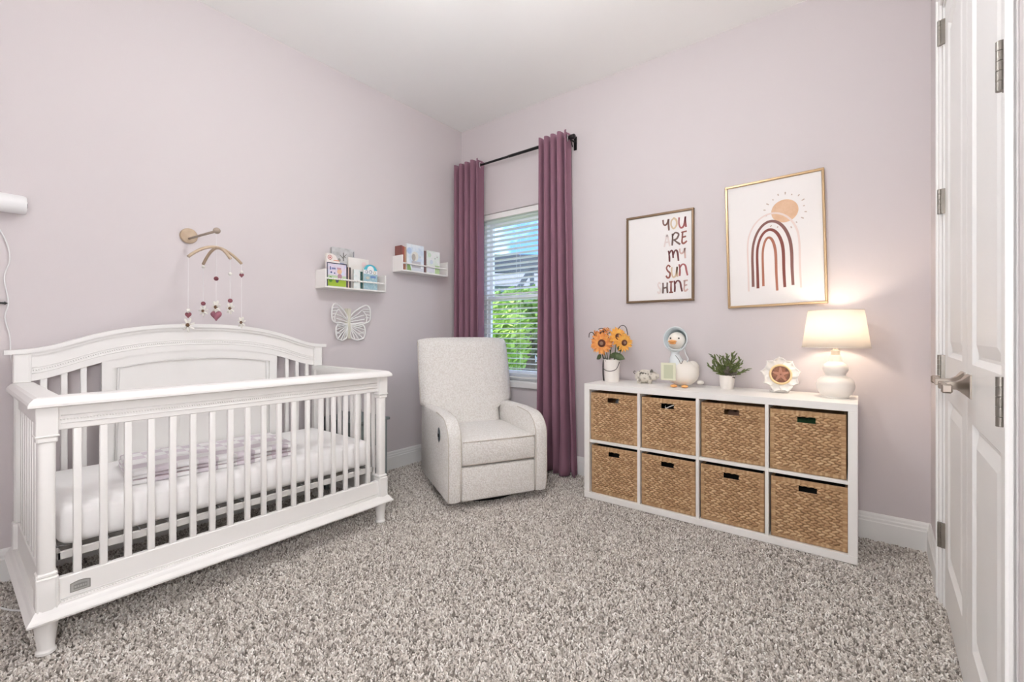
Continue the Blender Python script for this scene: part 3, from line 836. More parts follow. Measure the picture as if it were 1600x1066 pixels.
dxs = {(0, 0): (.003, .004, 0), (1, 0): (0, .001, 0), (2, 0): (.001, .002, 0), (3, 0): (.0045, .004, .010), (0, 1): (-.002, .004, 0), (1, 1): (.001, .001, 0), (2, 1): (.002, .010, 0), (3, 1): (-.001, .002, 0)}
BK = {}
for row in (1, 0):
    for i in range(4):
        dx, dy, rz = dxs[(i, row)]
        x = KX0+T+i*(cw+D)+cw/2+dx; z = (T if row == 0 else T+ch+D)+.0005
        end = ['left end, nearest the curtain', 'second column from the curtain', 'second column from the lamp end', 'right end, nearest the closet doors'][i]
        o = thing('wicker_basket', 'woven water hyacinth basket, %s row of the cube shelf, %s' % ('top' if row else 'bottom', end), 'basket', (x, KY0+.016+dy, z), rz, 'woven baskets in the cube shelf')
        f_ = bpy.data.objects.new('woven_front', FRONT_ME); COL.objects.link(f_); f_.parent = o
        w_ = bpy.data.objects.new('basket_walls', BODY_ME); COL.objects.link(w_); w_.parent = o
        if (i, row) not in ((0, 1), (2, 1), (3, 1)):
            l_ = bpy.data.objects.new('shadow_insert', SHADOW_ME); COL.objects.link(l_); l_.parent = o
        BK[(i, row)] = o
# soft contents showing in some grips
def cloth_lump(label, rgb, at, seed, name='folded_cloth', r=.07):
    b = nbm(); rn = random.Random(seed); bmesh.ops.create_icosphere(b, subdivisions=3, radius=r)
    for v in b.verts:
        n_ = v.co.normalized(); v.co *= 1+.10*math.sin(9*n_.x+seed)+.08*math.sin(11*n_.z+2*seed)+.06*math.sin(13*n_.y)
        v.co.x *= 1.25
    zmin = min(v.co.z for v in b.verts); bmesh.ops.translate(b, verts=b.verts[:], vec=(0, 0, -zmin))
    bmesh.ops.scale(b, verts=b.verts[:], vec=(1, 1, .27/max(v.co.z for v in b.verts)))
    o = obj(name, b, mat('cloth_%d' % seed, rgb, .9), smooth=True); o.location = at; tag(o, label, 'cloth')
for (k, rgb, lb, sd) in (((0, 1), (172, 176, 178), 'silver grey cloth seen through the top left basket grip', 11), ((2, 1), (140, 108, 92), 'brown cloth seen through a top row basket grip', 12), ((3, 1), (52, 92, 58), 'dark green cloth seen through the top right basket grip', 13)):
    p = BK[k].location; cloth_lump(lb, rgb, (p.x+.01, p.y+.13, p.z+.012), sd)
wire = thing('white_cable', 'thin white cable curling out of the second top row basket grip', 'cable', BK[(1, 1)].location)
b = nbm(); tube(b, catmull([(-.03, .05, .27), (-.02, .0155, .264), (-.005, -.008, .264), (.02, -.009, .277), (.036, .006, .283), (.05, .06, .284)], 6), .0024, 6); obj('wire', b, WHITEP, wire, smooth=True)

# ------------------------------------------------------------ things on the shelf
# sunflowers in an enamel pot
VX, VY = -1.385, 2.915
vz = thing('flower_pot', 'tall white enamel pot with wire bail holding sunflowers', 'pot', (VX, VY, KH))
b = nbm(); lathe(b, [(0, 0), (.046, 0), (.05, .004), (.053, .08), (.056, .15), (.0575, .158), (.054, .158), (.05, .08), (.045, .012), (0, .012)], n=32); obj('pot_body', b, CERAM, vz, auto=40)
DARKW = mat('dark_iron_wire', (72, 66, 64), .5, metal=.5)
b = nbm(); tube(b, catmull([(-.057, -.004, .14), (-.05, -.035, .1), (-.015, -.06, .082), (.025, -.062, .08), (.05, -.035, .095), (.058, -.004, .14)], 6), .0025, 6); obj('bail_handle', b, DARKW, vz, smooth=True)
b = nbm(); tube(b, catmull([(-.062, .0, .165), (-.062, -.01, .12), (-.062, -.01, .05), (-.06, -.004, .004)], 4), .005, 6); obj('side_strap', b, DARKW, vz, smooth=True)
b = nbm(); tube(b, catmull([(-.05, -.01, .16), (-.03, -.045, .168), (0, -.05, .152), (.005, -.04, .142), (-.02, -.05, .146), (-.035, -.04, .16)], 5), .0024, 6); obj('wire_curl', b, DARKW, vz, smooth=True)

LEAF = mat('sunflower_leaf', (86, 100, 62), .6, vary=(30, (64, 80, 46))); PET1 = mat('petal_orange', (240, 172, 92), .6, vary=(40, (226, 138, 74)))
PET2 = mat('petal_yellow', (246, 194, 92), .6, vary=(40, (238, 168, 82))); DISC = mat('seed_disc', (92, 50, 36), .8, bump=(500, .6)); DISC2 = mat('seed_centre', (150, 118, 98), .8, bump=(500, .6))
def petal(b, L, w, base, bendz, M):
    n = 5; rows = []
    for k in range(n+1):
        t = k/n; ww = w*math.sin(PI*min(1, .12+t*.9))**.7*(1-.25*t) if k < n else .0006
        z = bendz*t*t; y = base+L*t
        rows.append([b.verts.new(M @ Vector(q)) for q in ((-ww, y, z+.002), (0, y, z-.002), (ww, y, z+.002))])
    for a, c in zip(rows, rows[1:]):
        for k in range(2): b.faces.new((a[k], a[k+1], c[k+1], c[k]))
def aim(p, d):
    return Matrix.Translation(p) @ Vector(d).to_track_quat('Z', 'Y').to_matrix().to_4x4()
def sunflower(p, d, R, m, label):
    root = thing('sunflower', label, 'flower', p, group='sunflowers in the enamel pot')
    q = aim((0, 0, 0), d)
    b = nbm()
    for ring, (nn, L, w, bz) in enumerate(((13, R*.70, R*.155, -R*.12), (13, R*.62, R*.14, R*.10))):
        for k in range(nn):
            a = 2*PI*(k+.5*ring)/nn+random.uniform(-.08, .08)
            petal(b, L*random.uniform(.88, 1.08), w, R*.26, bz+random.uniform(-.004, .004), q @ Matrix.Rotation(a, 4, 'Z') @ Matrix.Translation((0, 0, .003*ring)))
    obj('petals', b, m, root, smooth=True)
    b = nbm(); lathe(b, [(0, .010), (R*.2, .011), (R*.3, .006), (R*.32, -.002), (0, -.006)], n=20); obj('seed_head', b, DISC, root, xform=q, smooth=True)
    b = nbm(); lathe(b, [(0, .0135), (R*.1, .013), (R*.17, .010), (0, .009)], n=16); obj('seed_centre', b, DISC2, root, xform=q, smooth=True)
    b = nbm()
    base = Vector((VX, VY, KH+.05))-Vector(p)
    tube(b, catmull([(0, 0, -.003), tuple(Vector(d).normalized()*-.03+Vector((0, 0, -.02))), tuple(base*.55+Vector((0, 0, -.02))), tuple(base)], 5), .003, 6)
    obj('stem', b, LEAF, root, smooth=True)
    return root
# camera-facing direction is roughly (+.42,-.90)
sunflower((VX-.062, VY-.032, KH+.270), (.25, -.95, -.02), .09, PET1, 'large orange sunflower facing forward at the front of the pot')
sunflower((VX+.055, VY-.015, KH+.315), (.75, -.55, .30), .08, PET2, 'yellow sunflower turned right at the top of the bunch')
sunflower((VX+.10, VY-.02, KH+.275), (.8, -.6, .0), .07, PET2, 'golden sunflower drooping at the right edge of the bunch')
sunflower((VX-.135, VY+.005, KH+.30), (-.75, -.6, .12), .068, PET1, 'small peach sunflower at the far left of the bunch')
sunflower((VX-.085, VY+.025, KH+.345), (-.25, -.45, .7), .065, PET1, 'orange sunflower tilted upward behind the large bloom')
lv = thing('leaf_spray', 'dark green sunflower leaves around the pot rim', 'leaves', (VX, VY, KH+.1))
for p, d, s in (((.035, -.03, .09), (.3, -.9, .2), .05), ((.07, -.02, .115), (.6, -.6, .3), .045), ((-.07, -.03, .085), (-.4, -.8, -.1), .035), ((.0, -.02, .075), (.1, -.9, .3), .04), ((.02, .03, .24), (.1, -.3, .9), .04), ((-.02, .03, .25), (-.3, -.3, .9), .035)):
    b = nbm(); petal(b, s*1.5, s*.55, 0, s*.15, aim(p, d) @ Matrix.Rotation(random.uniform(0, 6.28), 4, 'Z')); o = obj('leaf', b, LEAF, lv, smooth=True)
    md = o.modifiers.new('t', 'SOLIDIFY'); md.thickness = .0012
b = nbm(); tube(b, [(0, 0, -.08), (.01, -.01, .03), (.04, -.015, .1)], .003, 6); tube(b, [(0, 0, -.08), (-.02, 0, .05), (0, .02, .24)], .003, 6); obj('stem', b, LEAF, lv, smooth=True)
tw = thing('twig_loops', 'dark looping twigs arching above the sunflowers', 'twigs', (VX, VY, KH+.05))
for pts in ([(.0, 0, 0), (.03, .0, .2), (.045, .0, .31), (.075, 0, .345), (.105, 0, .33), (.118, 0, .28)], [(0, 0, 0), (-.08, .0, .15), (-.11, -.02, .25), (-.14, -.02, .295), (-.165, -.02, .29), (-.17, -.02, .26)], [(0, 0, 0), (-.03, .02, .22), (-.05, .02, .30), (-.085, .02, .325), (-.115, .02, .32)]):
    b = nbm(); tube(b, catmull(pts, 6), .0026, 6); obj('twig', b, DARKW, tw, smooth=True)

# piggy bank
pg = thing('pig_figurine', 'small distressed white pig figurine with grey patches', 'figurine', (-1.172, 2.975, KH), math.radians(18))
PIGW = mat('crackled_white', (214, 208, 196), .5, vary=(45, (138, 130, 118), .52, .70), bump=(120, .3))
PIGD = mat('worn_grey', (104, 100, 92), .7)
b = nbm(); ball(b, (0, 0, .047), .05, 20, 12, (1.28, .95, .92)); ball(b, (.058, -.006, .05), .032, 16, 10, (1, 1, .95))
pb_ = obj('pig_body', b, PIGW, pg, smooth=True)
b = nbm(); lathe(b, [(0, 0), (.013, 0), (.015, .006), (.014, .014), (0, .012)], n=16); bmesh.ops.rotate(b, verts=b.verts[:], matrix=Matrix.Rotation(PI/2, 3, 'Y')); bmesh.ops.translate(b, verts=b.verts[:], vec=(.08, -.006, .05)); obj('snout', b, PIGW, pg, smooth=True)
for y in (-.022, .014):
    b = nbm(); lathe(b, [(.012, 0), (.008, .012), (0, .022)], (.046, y, .075), 10, 1, .5); obj('ear', b, PIGD, pg, smooth=True)
for x in (-.035, .035):
    for y in (-.024, .024):
        b = nbm(); lathe(b, [(0, 0), (.013, 0), (.015, .02), (.013, .03), (0, .03)], (x, y, 0), 12); obj('leg', b, PIGW, pg, smooth=True)
b = nbm(); tube(b, catmull([(-.062, 0, .06), (-.072, .003, .07), (-.068, .006, .08), (-.06, .0, .078)], 4), .0025, 6); obj('tail', b, PIGD, pg, smooth=True)
b = nbm()
for k in range(4): ball(b, (-.02+.013*k, -.040+.0022*abs(k-1.5), .066-.003*k), .0115, 10, 7, (1.0, .35, 1.2), Matrix.Rotation(.5, 4, 'Y'))
obj('wing', b, PIGD, pg, smooth=True)

# goose
gs = thing('goose_figure', 'plump white goose figure in a grey blue bonnet with hanging tag', 'figurine', (-.912, 2.935, KH), math.radians(8))
GOOSE = mat('goose_white', (236, 231, 222), .7, bump=(60, .15)); BONNET = mat('bonnet_grey_blue', (188, 199, 203), .8); ORNG = mat('goose_orange', (240, 176, 106), .5)
b = nbm(); ball(b, (.004, 0, .086), .086, 28, 18, (1.18, .92, .96))
ball(b, (.062, .02, .115), .05, 18, 12, (.85, 1, 1.0))
obj('body', b, GOOSE, gs, smooth=True)
b = nbm(); tube(b, catmull([(-.018, -.006, .10), (-.034, -.012, .17), (-.036, -.012, .22), (-.026, -.012, .27)], 6), .03, 16, rs=[.06-.034*min(1, k/10) for k in range(19)]); obj('neck', b, mat('scarf_white', (226, 232, 234), .7), gs, smooth=True)
b = nbm(); ball(b, (-.026, -.018, .292), .055, 22, 14, (1, .95, 1.02)); hd = obj('head', b, GOOSE, gs, smooth=True)
b = nbm()      # bonnet: open shell round the back of the head plus a brim
c0 = Vector((-.02, .004, .30)); n1 = 20; rows = []
ax = Vector((-.25, -.95, .05)).normalized(); ux = ax.cross(Vector((0, 0, 1))).normalized(); uz = ux.cross(ax)
for j in range(9):
    a = PI*.5*(j/8)*1.05
    rows.append([b.verts.new(c0+ax*(.062*(-math.cos(a)+.25))+(ux*math.cos(2*PI*i/n1)+uz*math.sin(2*PI*i/n1))*.064*max(.001, math.sin(a))) for i in range(n1)])
rows.append([b.verts.new(c0+ax*.045+(ux*math.cos(2*PI*i/n1)+uz*math.sin(2*PI*i/n1))*.077) for i in range(n1)])
for p, q in zip(rows, rows[1:]):
    for i in range(n1): b.faces.new((p[i], p[(i+1) % n1], q[(i+1) % n1], q[i]))
bo_ = obj('bonnet', b, BONNET, gs, smooth=True); md = bo_.modifiers.new('t', 'SOLIDIFY'); md.thickness = .004
b = nbm(); tube(b, [c0+ax*.046+(ux*math.cos(2*PI*i/28)+uz*math.sin(2*PI*i/28))*.078 for i in range(28)], .004, 6, closed=True); obj('brim_piping', b, mat('bonnet_trim', (214, 220, 222), .8), bo_, smooth=True)
b = nbm(); ball(b, (-.042, -.082, .290), .021, 16, 10, (1.25, 1.2, .42)); ball(b, (-.041, -.076, .278), .018, 16, 10, (1.15, 1.15, .42)); obj('bill', b, ORNG, hd, smooth=True)
b = nbm()
for x in (-.056, -.006): ball(b, (x, -.064, .309), .0052, 10, 7)
obj('eyes', b, BLACKP, hd, smooth=True)
b = nbm(); tube(b, catmull([(-.075, -.03, .25), (-.05, -.05, .238), (-.02, -.055, .235), (.015, -.04, .245), (.03, -.01, .26)], 5), .005, 6); tube(b, catmull([(.02, -.03, .245), (.03, -.04, .21), (.045, -.04, .18), (.04, -.045, .16)], 5), .004, 6); obj('bonnet_ribbon', b, mat('ribbon_white', (222, 226, 226), .7), gs, smooth=True)
b = nbm(); tube(b, catmull([(-.03, -.045, .2), (-.005, -.075, .175), (.01, -.085, .15), (.02, -.07, .17)], 5), .0016, 6); obj('tag_string', b, DARKW, gs, smooth=True)
TAGM = mat('tag_card', (222, 222, 198), .8); TAGI = mat('tag_ink', (196, 200, 172), .8)
b = nbm(); box(b, -.108, -.018, -.102, -.098, .045, .155, .0012); tg = obj('swing_tag', b, TAGM, gs, auto=30); 
b = nbm(); box(b, -.09, -.034, -.1027, -.1022, .056, .142)
tp = obj('tag_print', b, TAGI, tg)
for x in (-.045, .02):
    b = nbm(); ball(b, (x+.01, -.07, .009), .026, 14, 8, (.8, 1.2, .34)); obj('foot', b, ORNG, gs, smooth=True)
b = nbm(); ball(b, (.112, .0, .03), .02, 10, 7, (1.1, .8, .7)); obj('tail', b, GOOSE, gs, smooth=True)

# potted plant
pp = thing('potted_plant', 'small green leafy plant in a white pot on the cube shelf', 'plant', (-.652, 2.975, KH))
b = nbm(); lathe(b, [(0, 0), (.034, 0), (.036, .003), (.041, .04), (.043, .08), (.0445, .084), (.040, .084), (.037, .07), (0, .07)], n=28); obj('pot', b, CERAM, pp, auto=40)
PL1 = mat('succulent_green', (112, 124, 70), .55, vary=(50, (84, 96, 52))); PL2 = mat('succulent_purple', (92, 84, 74), .55)
rn = random.Random(5)
for k in range(26):
    a = 2*PI*k/26*2.4+rn.uniform(-.3, .3); el = (.2, .5, .8, 1.15)[k % 4]+rn.uniform(-.1, .15); L = rn.uniform(.095, .14) if el > .4 else rn.uniform(.1, .125)
    d = Vector((math.cos(a)*math.cos(el), .62*math.sin(a)*math.cos(el), math.sin(el)))
    b = nbm(); pts = [Vector((0, 0, .074))+d*L*t+Vector((0, 0, .02*t*t)) for t in (0, .25, .5, .75, 1)]
    tube(b, pts, .002, 5)
    for q in range(9):
        t = .2+.8*q/8; p = Vector((0, 0, .074))+d*L*t+Vector((0, 0, .02*t*t))
        s = .026*(1-.4*t)
        dd = (d+Vector((rn.uniform(-.8, .8), rn.uniform(-.8, .8), rn.uniform(-.3, .7)))).normalized()
        ball(b, p+dd*s*.6, s, 7, 5, (.4, .2, 1), dd.to_track_quat('Z', 'Y').to_matrix().to_4x4())
    obj('sprig', b, PL2 if k % 6 == 2 else PL1, pp, smooth=True)

# flower-shaped picture frame
fl = thing('photo_flower', 'white ceramic flower shaped photo frame with round gold ring', 'picture frame', (-.376, 2.985, KH), math.radians(20))
fc_ = Vector((0, -.012, .102)); WCER = mat('pearl_ceramic', (236, 234, 230), .22)
fM = Matrix.Translation(fc_) @ Matrix.Rotation(math.radians(90-12), 4, 'X')
for ring, (n_, r0, L, w) in enumerate(((9, .04, .065, .032),)):
    for k in range(n_):
        a = 2*PI*k/n_+PI/2
        b = nbm(); M = fM @ Matrix.Rotation(a-PI/2, 4, 'Z')
        grid = []
        for i in range(7):
            t = i/6; ww = w*(.62+.38*math.sin(PI*min(1, t*.9+.1))) if i < 6 else w*.3
            grid.append([b.verts.new(M @ Vector((ww*s, r0+L*t-(.012*abs(s) if i > 4 else 0), .006+.014*(s*s)*t+.006*t*(k % 2)))) for s in (-1, -.5, 0, .5, 1)])
        for g0, g1 in zip(grid, grid[1:]):
            for i in range(4): b.faces.new((g0[i], g0[i+1], g1[i+1], g1[i]))
        o = obj('petal', b, WCER, fl, smooth=True); md = o.modifiers.new('t', 'SOLIDIFY'); md.thickness = .005
b = nbm(); lathe(b, [(0, .002), (.052, .002), (.055, .012), (.053, .016), (0, .016)], n=32); obj('backing_disc', b, WCER, fl, xform=fM, auto=40)
b = nbm(); tube(b, [fM @ Vector((.053*math.cos(2*PI*i/36), .053*math.sin(2*PI*i/36), .018)) for i in range(36)], .006, 8, closed=True); obj('gold_ring', b, mat('cream_gold', (232, 206, 158), .3, metal=.2), fl, smooth=True)
b = nbm(); lathe(b, [(0, .0175), (.05, .0175), (.05, .0165), (0, .0165)], n=32); ph = obj('photo_insert', b, mat('sepia_print', (104, 70, 52), .35, coat=.5, vary=(55, (140, 92, 70), .45, .6)), fl, xform=fM)
b = nbm()
for k in range(5):
    a = 2*PI*k/5+PI/2; ww = .011
    vsx = [b.verts.new(fM @ Matrix.Rotation(a-PI/2, 4, 'Z') @ Vector(q)) for q in ((-ww, .004, .0179), (ww, .004, .0179), (.004, .042, .0179), (-.004, .042, .0179))]; b.faces.new(vsx)
obj('printed_star', b, mat('print_rose', (172, 124, 106), .4), ph)
b = nbm(); box(b, -.045, .045, -.018, .03, 0, .012, .004, 2); prism(b, [(-.01, .01), (.032, .01), (.0, .11)], -.012, .012, 'x'); obj('stand', b, WCER, fl)

# table lamp
LX, LY = -.112, 2.938
lp = thing('table_lamp', 'white double gourd table lamp with lit drum shade', 'lamp', (LX, LY, KH))
b = nbm(); lathe(b, [(0, 0), (.058, 0), (.06, .004), (.058, .008), (.072, .022), (.083, .045), (.0855, .066), (.08, .09), (.062, .108), (.046, .116), (.0445, .124), (.05, .132), (.056, .146), (.0565, .16), (.05, .176), (.036, .186), (.029, .192), (.027, .215), (.022, .225), (0, .225)], n=40); obj('base', b, CERAM, lp, auto=50)
b = nbm(); lathe(b, [(0, .225), (.02, .225), (.02, .25), (.012, .252), (.012, .30), (0, .3)], n=20); obj('socket', b, mat('cream_socket', (226, 216, 200), .4), lp, auto=40)
R0, R1, Z0, Z1 = .150, .1225, .266, .462
b = nbm(); lathe(b, [(R0, Z0), (R1, Z1)], n=56); sh = obj('shade', b, SHADE, lp, smooth=True)
md = sh.modifiers.new('t', 'SOLIDIFY'); md.thickness = .0016
b = nbm()
for r_, z_ in ((R0, Z0), (R1, Z1)): tube(b, [(r_*math.cos(2*PI*i/48), r_*math.sin(2*PI*i/48), z_) for i in range(48)], .0022, 6, closed=True)
obj('shade_trim', b, mat('shade_trim', (232, 226, 216), .8), sh, smooth=True)
b = nbm()
for k in range(3): a = 2*PI*k/3; tube(b, [(0, 0, Z1-.012), (R1*math.cos(a), R1*math.sin(a), Z1-.003)], .0015, 5)
tube(b, [(0, 0, .3), (0, 0, Z1-.01)], .0015, 5); obj('shade_spider', b, STEEL, lp)
b = nbm(); ball(b, (0, 0, .345), .028, 16, 10, (1, 1, 1.25)); obj('bulb', b, emis('bulb_glass', (1, .82, .6), 6.0), lp, smooth=True)
ld = bpy.data.lights.new('bulb_light', 'POINT'); ld.energy = TABLE_LAMP_WATT; ld.color = (1, .82, .64); ld.shadow_soft_size = .035
lo_ = bpy.data.objects.new('bulb_light', ld); COL.objects.link(lo_); lo_.parent = lp; lo_.location = (0, 0, .362)

# ------------------------------------------------------------ framed prints
def ribbon(b, pts, w, y, taper=False, k=6):
    P = catmull([(p[0], 0, p[1]) for p in pts], k) if len(pts) > 2 else [Vector((p[0], 0, p[1])) for p in pts]
    L, R_ = [], []
    for i, p in enumerate(P):
        t = P[min(len(P)-1, i+1)]-P[max(0, i-1)]
        if t.length < 1e-9: t = Vector((1, 0, 0))
        t.normalize(); n_ = Vector((-t.z, 0, t.x)); f = i/(len(P)-1)
        ww = w*(1+.12*math.sin(7*f+3))*(.72+.28*math.sin(PI*min(1, f*1.05+.02)) if taper else 1)
        L.append(b.verts.new((p.x+n_.x*ww/2, y, p.z+n_.z*ww/2))); R_.append(b.verts.new((p.x-n_.x*ww/2, y, p.z-n_.z*ww/2)))
    for i in range(len(P)-1): b.faces.new((L[i], L[i+1], R_[i+1], R_[i]))
LET = {'Y': [[(0, 1), (.05, .62), (.3, .45), (.62, .6), (.8, 1)], [(.85, 1), (.82, .5), (.88, -.12)]],
       'O': [[(.5, 1), (.12, .8), (.06, .35), (.45, 0), (.88, .3), (.86, .75), (.5, 1), (.4, .98)]],
       'U': [[(.06, 1), (.05, .4), (.3, .02), (.7, .2), (.9, 1)], [(.92, 1), (.92, .45), (1, .02)]],
       'A': [[(.0, 0), (.25, .6), (.45, 1), (.7, .6), (.95, 0)], [(.2, .38), (.75, .38)]],
       'R': [[(.08, .95), (.1, .5), (.05, 0)], [(.05, .72), (.4, 1), (.8, .85), (.6, .52), (.2, .42)], [(.3, .42), (.65, .2), (1.0, .02)]],
       'E': [[(.95, 1), (.3, .96), (.15, .9)], [(.3, .96), (.25, .5), (.22, .12), (.5, .0), (.98, .18)], [(.25, .52), (.85, .58)]],
       'M': [[(.0, 1), (.08, .5), (.1, 0)], [(.06, .7), (.25, .98), (.4, .85), (.45, .3)], [(.45, .6), (.65, .96), (.85, .8), (.95, 0)]],
       'S': [[(.85, .85), (.5, 1), (.18, .8), (.4, .55), (.8, .35), (.7, .05), (.35, 0), (.08, .18)]],
       'N': [[(.02, 1), (.1, .5), (.08, 0)], [(.08, .7), (.4, .98), (.72, .85), (.85, .4), (.98, 0)]],
       'H': [[(.1, 1), (.12, .5), (.08, 0)], [(.85, 1), (.82, .5), (.9, 0)], [(.1, .48), (.85, .55)]],
       'I': [[(.1, 1), (.9, 1)], [(.5, 1), (.48, .5), (.5, 0)], [(.08, .02), (.95, .02)]]}
def frame_root(name, label, x0, x1, z0, z1, fm, fw, dep=.022, tilt=0):
    w, h = x1-x0, z1-z0
    r = thing(name, label, 'framed print', ((x0+x1)/2, YB-.001, (z0+z1)/2), group='framed prints above the cube shelf')
    r.rotation_euler = (0, tilt, 0)
    for a in ((-w/2, w/2, h/2-fw, h/2), (-w/2, w/2, -h/2, -h/2+fw), (-w/2, -w/2+fw, -h/2+fw, h/2-fw), (w/2-fw, w/2, -h/2+fw, h/2-fw)):
        b = nbm(); box(b, a[0], a[1], -dep, 0, a[2], a[3], .0025); obj('frame_bar', b, fm, r)
    b = nbm(); box(b, -w/2+fw-.002, w/2-fw+.002, -.010, -.004, -h/2+fw-.002, h/2-fw+.002); pz = obj('print', b, PAPER, r)
    return r, pz, w-2*fw, h-2*fw
r1, p1, iw1, ih1 = frame_root('wall_print', 'lettered print reading YOU ARE MY SUNSHINE in bronze frame', -1.357, -.882, 1.328, 1.949, BRONZE, .015)
CC = {'br': (132, 100, 92), 'be': (214, 192, 164), 'ro': (166, 100, 100), 'pp': (228, 216, 212), 'dm': (112, 66, 66), 'lp': (210, 180, 172), 'gb': (118, 98, 92), 'rb': (150, 96, 86)}
rowsL = [('Y', .565, .67, .06, .18, 'br'), ('O', .685, .785, .06, .18, 'be'), ('U', .805, .915, .06, .185, 'ro'),
         ('A', .585, .675, .245, .38, 'pp'), ('R', .70, .83, .23, .375, 'gb'), ('E', .835, .93, .23, .365, 'rb'),
         ('M', .65, .81, .43, .56, 'dm'), ('Y', .82, .915, .42, .525, 'lp'),
         ('S', .605, .69, .60, .745, 'rb'), ('U', .695, .79, .625, .745, 'be'), ('N', .81, .94, .60, .735, 'ro'),
         ('S', .475, .535, .795, .92, 'pp'), ('H', .555, .645, .80, .925, 'gb'), ('I', .655, .725, .795, .92, 'rb'), ('N', .735, .86, .785, .915, 'dm'), ('E', .87, .945, .79, .91, 'lp')]
for ch_, u0, u1, v0, v1, c_ in rowsL:
    b = nbm()
    for st_ in LET[ch_]:
        ribbon(b, [((u0+(u1-u0)*a-.5)*iw1, (.5-(v1+(v0-v1)*z_))*ih1) for a, z_ in st_], .0115, -.0104)
    obj('letter', b, mat('ink_'+c_, CC[c_], .8), p1)
r2, p2, iw2, ih2 = frame_root('wall_print', 'boho rainbow and sun print in gold frame above the lamp', -.682, -.160, 1.274, 2.047, BRASS, .014, tilt=math.radians(-1.4))
def P2(u, v): return ((u-.5)*iw2, (.5-v)*ih2)
def arc_pts(u0, u1, vt, vb0, vb1, vs_):
    pts = [P2(u0, vb0), P2(u0, vb0+(vs_-vb0)*.5)]
    uc, ur = (u0+u1)/2, (u1-u0)/2
    for k in range(9): a = PI*k/8; pts.append(P2(uc-ur*math.cos(a), vs_-(vs_-vt)*math.sin(a)))
    return pts+[P2(u1, vs_+(vb1-vs_)*.5), P2(u1+.005, vb1)]
b = nbm(); vsx = [b.verts.new((P2(.625, .262)[0]+.070*math.cos(2*PI*k/40), -.0103, P2(.625, .262)[1]+.068*math.sin(2*PI*k/40))) for k in range(40)]; b.faces.new(vsx); obj('painted_sun', b, mat('ink_sun', (216, 178, 146), .8, vary=(30, (224, 190, 160))), p2)
for nm, q, w, c in (('painted_arc', (.215, .765, .265, .885, .885, .52), .010, (230, 214, 208)), ('painted_arc', (.265, .685, .328, .85, .86, .60), .0155, (134, 96, 90)),
                    ('painted_arc', (.318, .60, .395, .865, .872, .60), .0155, (132, 76, 68)), ('painted_arc', (.378, .52, .458, .85, .895, .62), .0135, (172, 114, 94))):
    b = nbm(); ribbon(b, arc_pts(*q), w, -.0105); obj(nm, b, mat('ink_%d_%d' % (c[0], c[1]), c, .8), p2)
b = nbm(); sc0 = P2(.625, .262)
for k in range(18):
    a = 2*PI*k/18+.12; r0 = .093+.004*(k % 3); L = .009+.007*((k*5) % 3)/2
    ribbon(b, [(sc0[0]+r0*math.cos(a), sc0[1]+r0*math.sin(a)), (sc0[0]+(r0+L*.5)*math.cos(a), sc0[1]+(r0+L*.5)*math.sin(a)), (sc0[0]+(r0+L)*math.cos(a), sc0[1]+(r0+L)*math.sin(a))], .0065, -.0101, True, 3)
obj('painted_rays', b, mat('ink_ray', (196, 178, 166), .8), p2)

# ------------------------------------------------------------ ledges with books on the left wall
def ledge(label, y0, y1, z0, xfr):
    r = thing('book_ledge', label, 'wall shelf', (XL, (y0+y1)/2, z0), group='white book ledges on the left wall')
    d = xfr-XL-.001; h = .13; w = y1-y0; t = .011
    b = nbm(); box(b, .001, d, -w/2, w/2, 0, t, .001); obj('bottom_board', b, SHELFW, r)
    for s in (-1, 1):
        b = nbm(); box(b, .001, d, min(s*w/2, s*(w/2-t)), max(s*w/2, s*(w/2-t)), t, h, .001); obj('side_board', b, SHELFW, r)
    b = nbm(); n_ = 36
    for k in range(n_): ball(b, (d-.009, -w/2+t+.007+(w-2*t-.014)*k/(n_-1), .066), .0072, 8, 6)
    o = obj('bead_rail', b, SHELFW, r, smooth=True)
    return r
S1 = (1.645, 2.148, 1.428, -2.915); S2 = (2.307, 2.815, 1.616, -2.922)
ledge('white beaded book ledge nearer the crib, above the butterfly', *S1); ledge('white beaded book ledge beside the curtain', *S2)

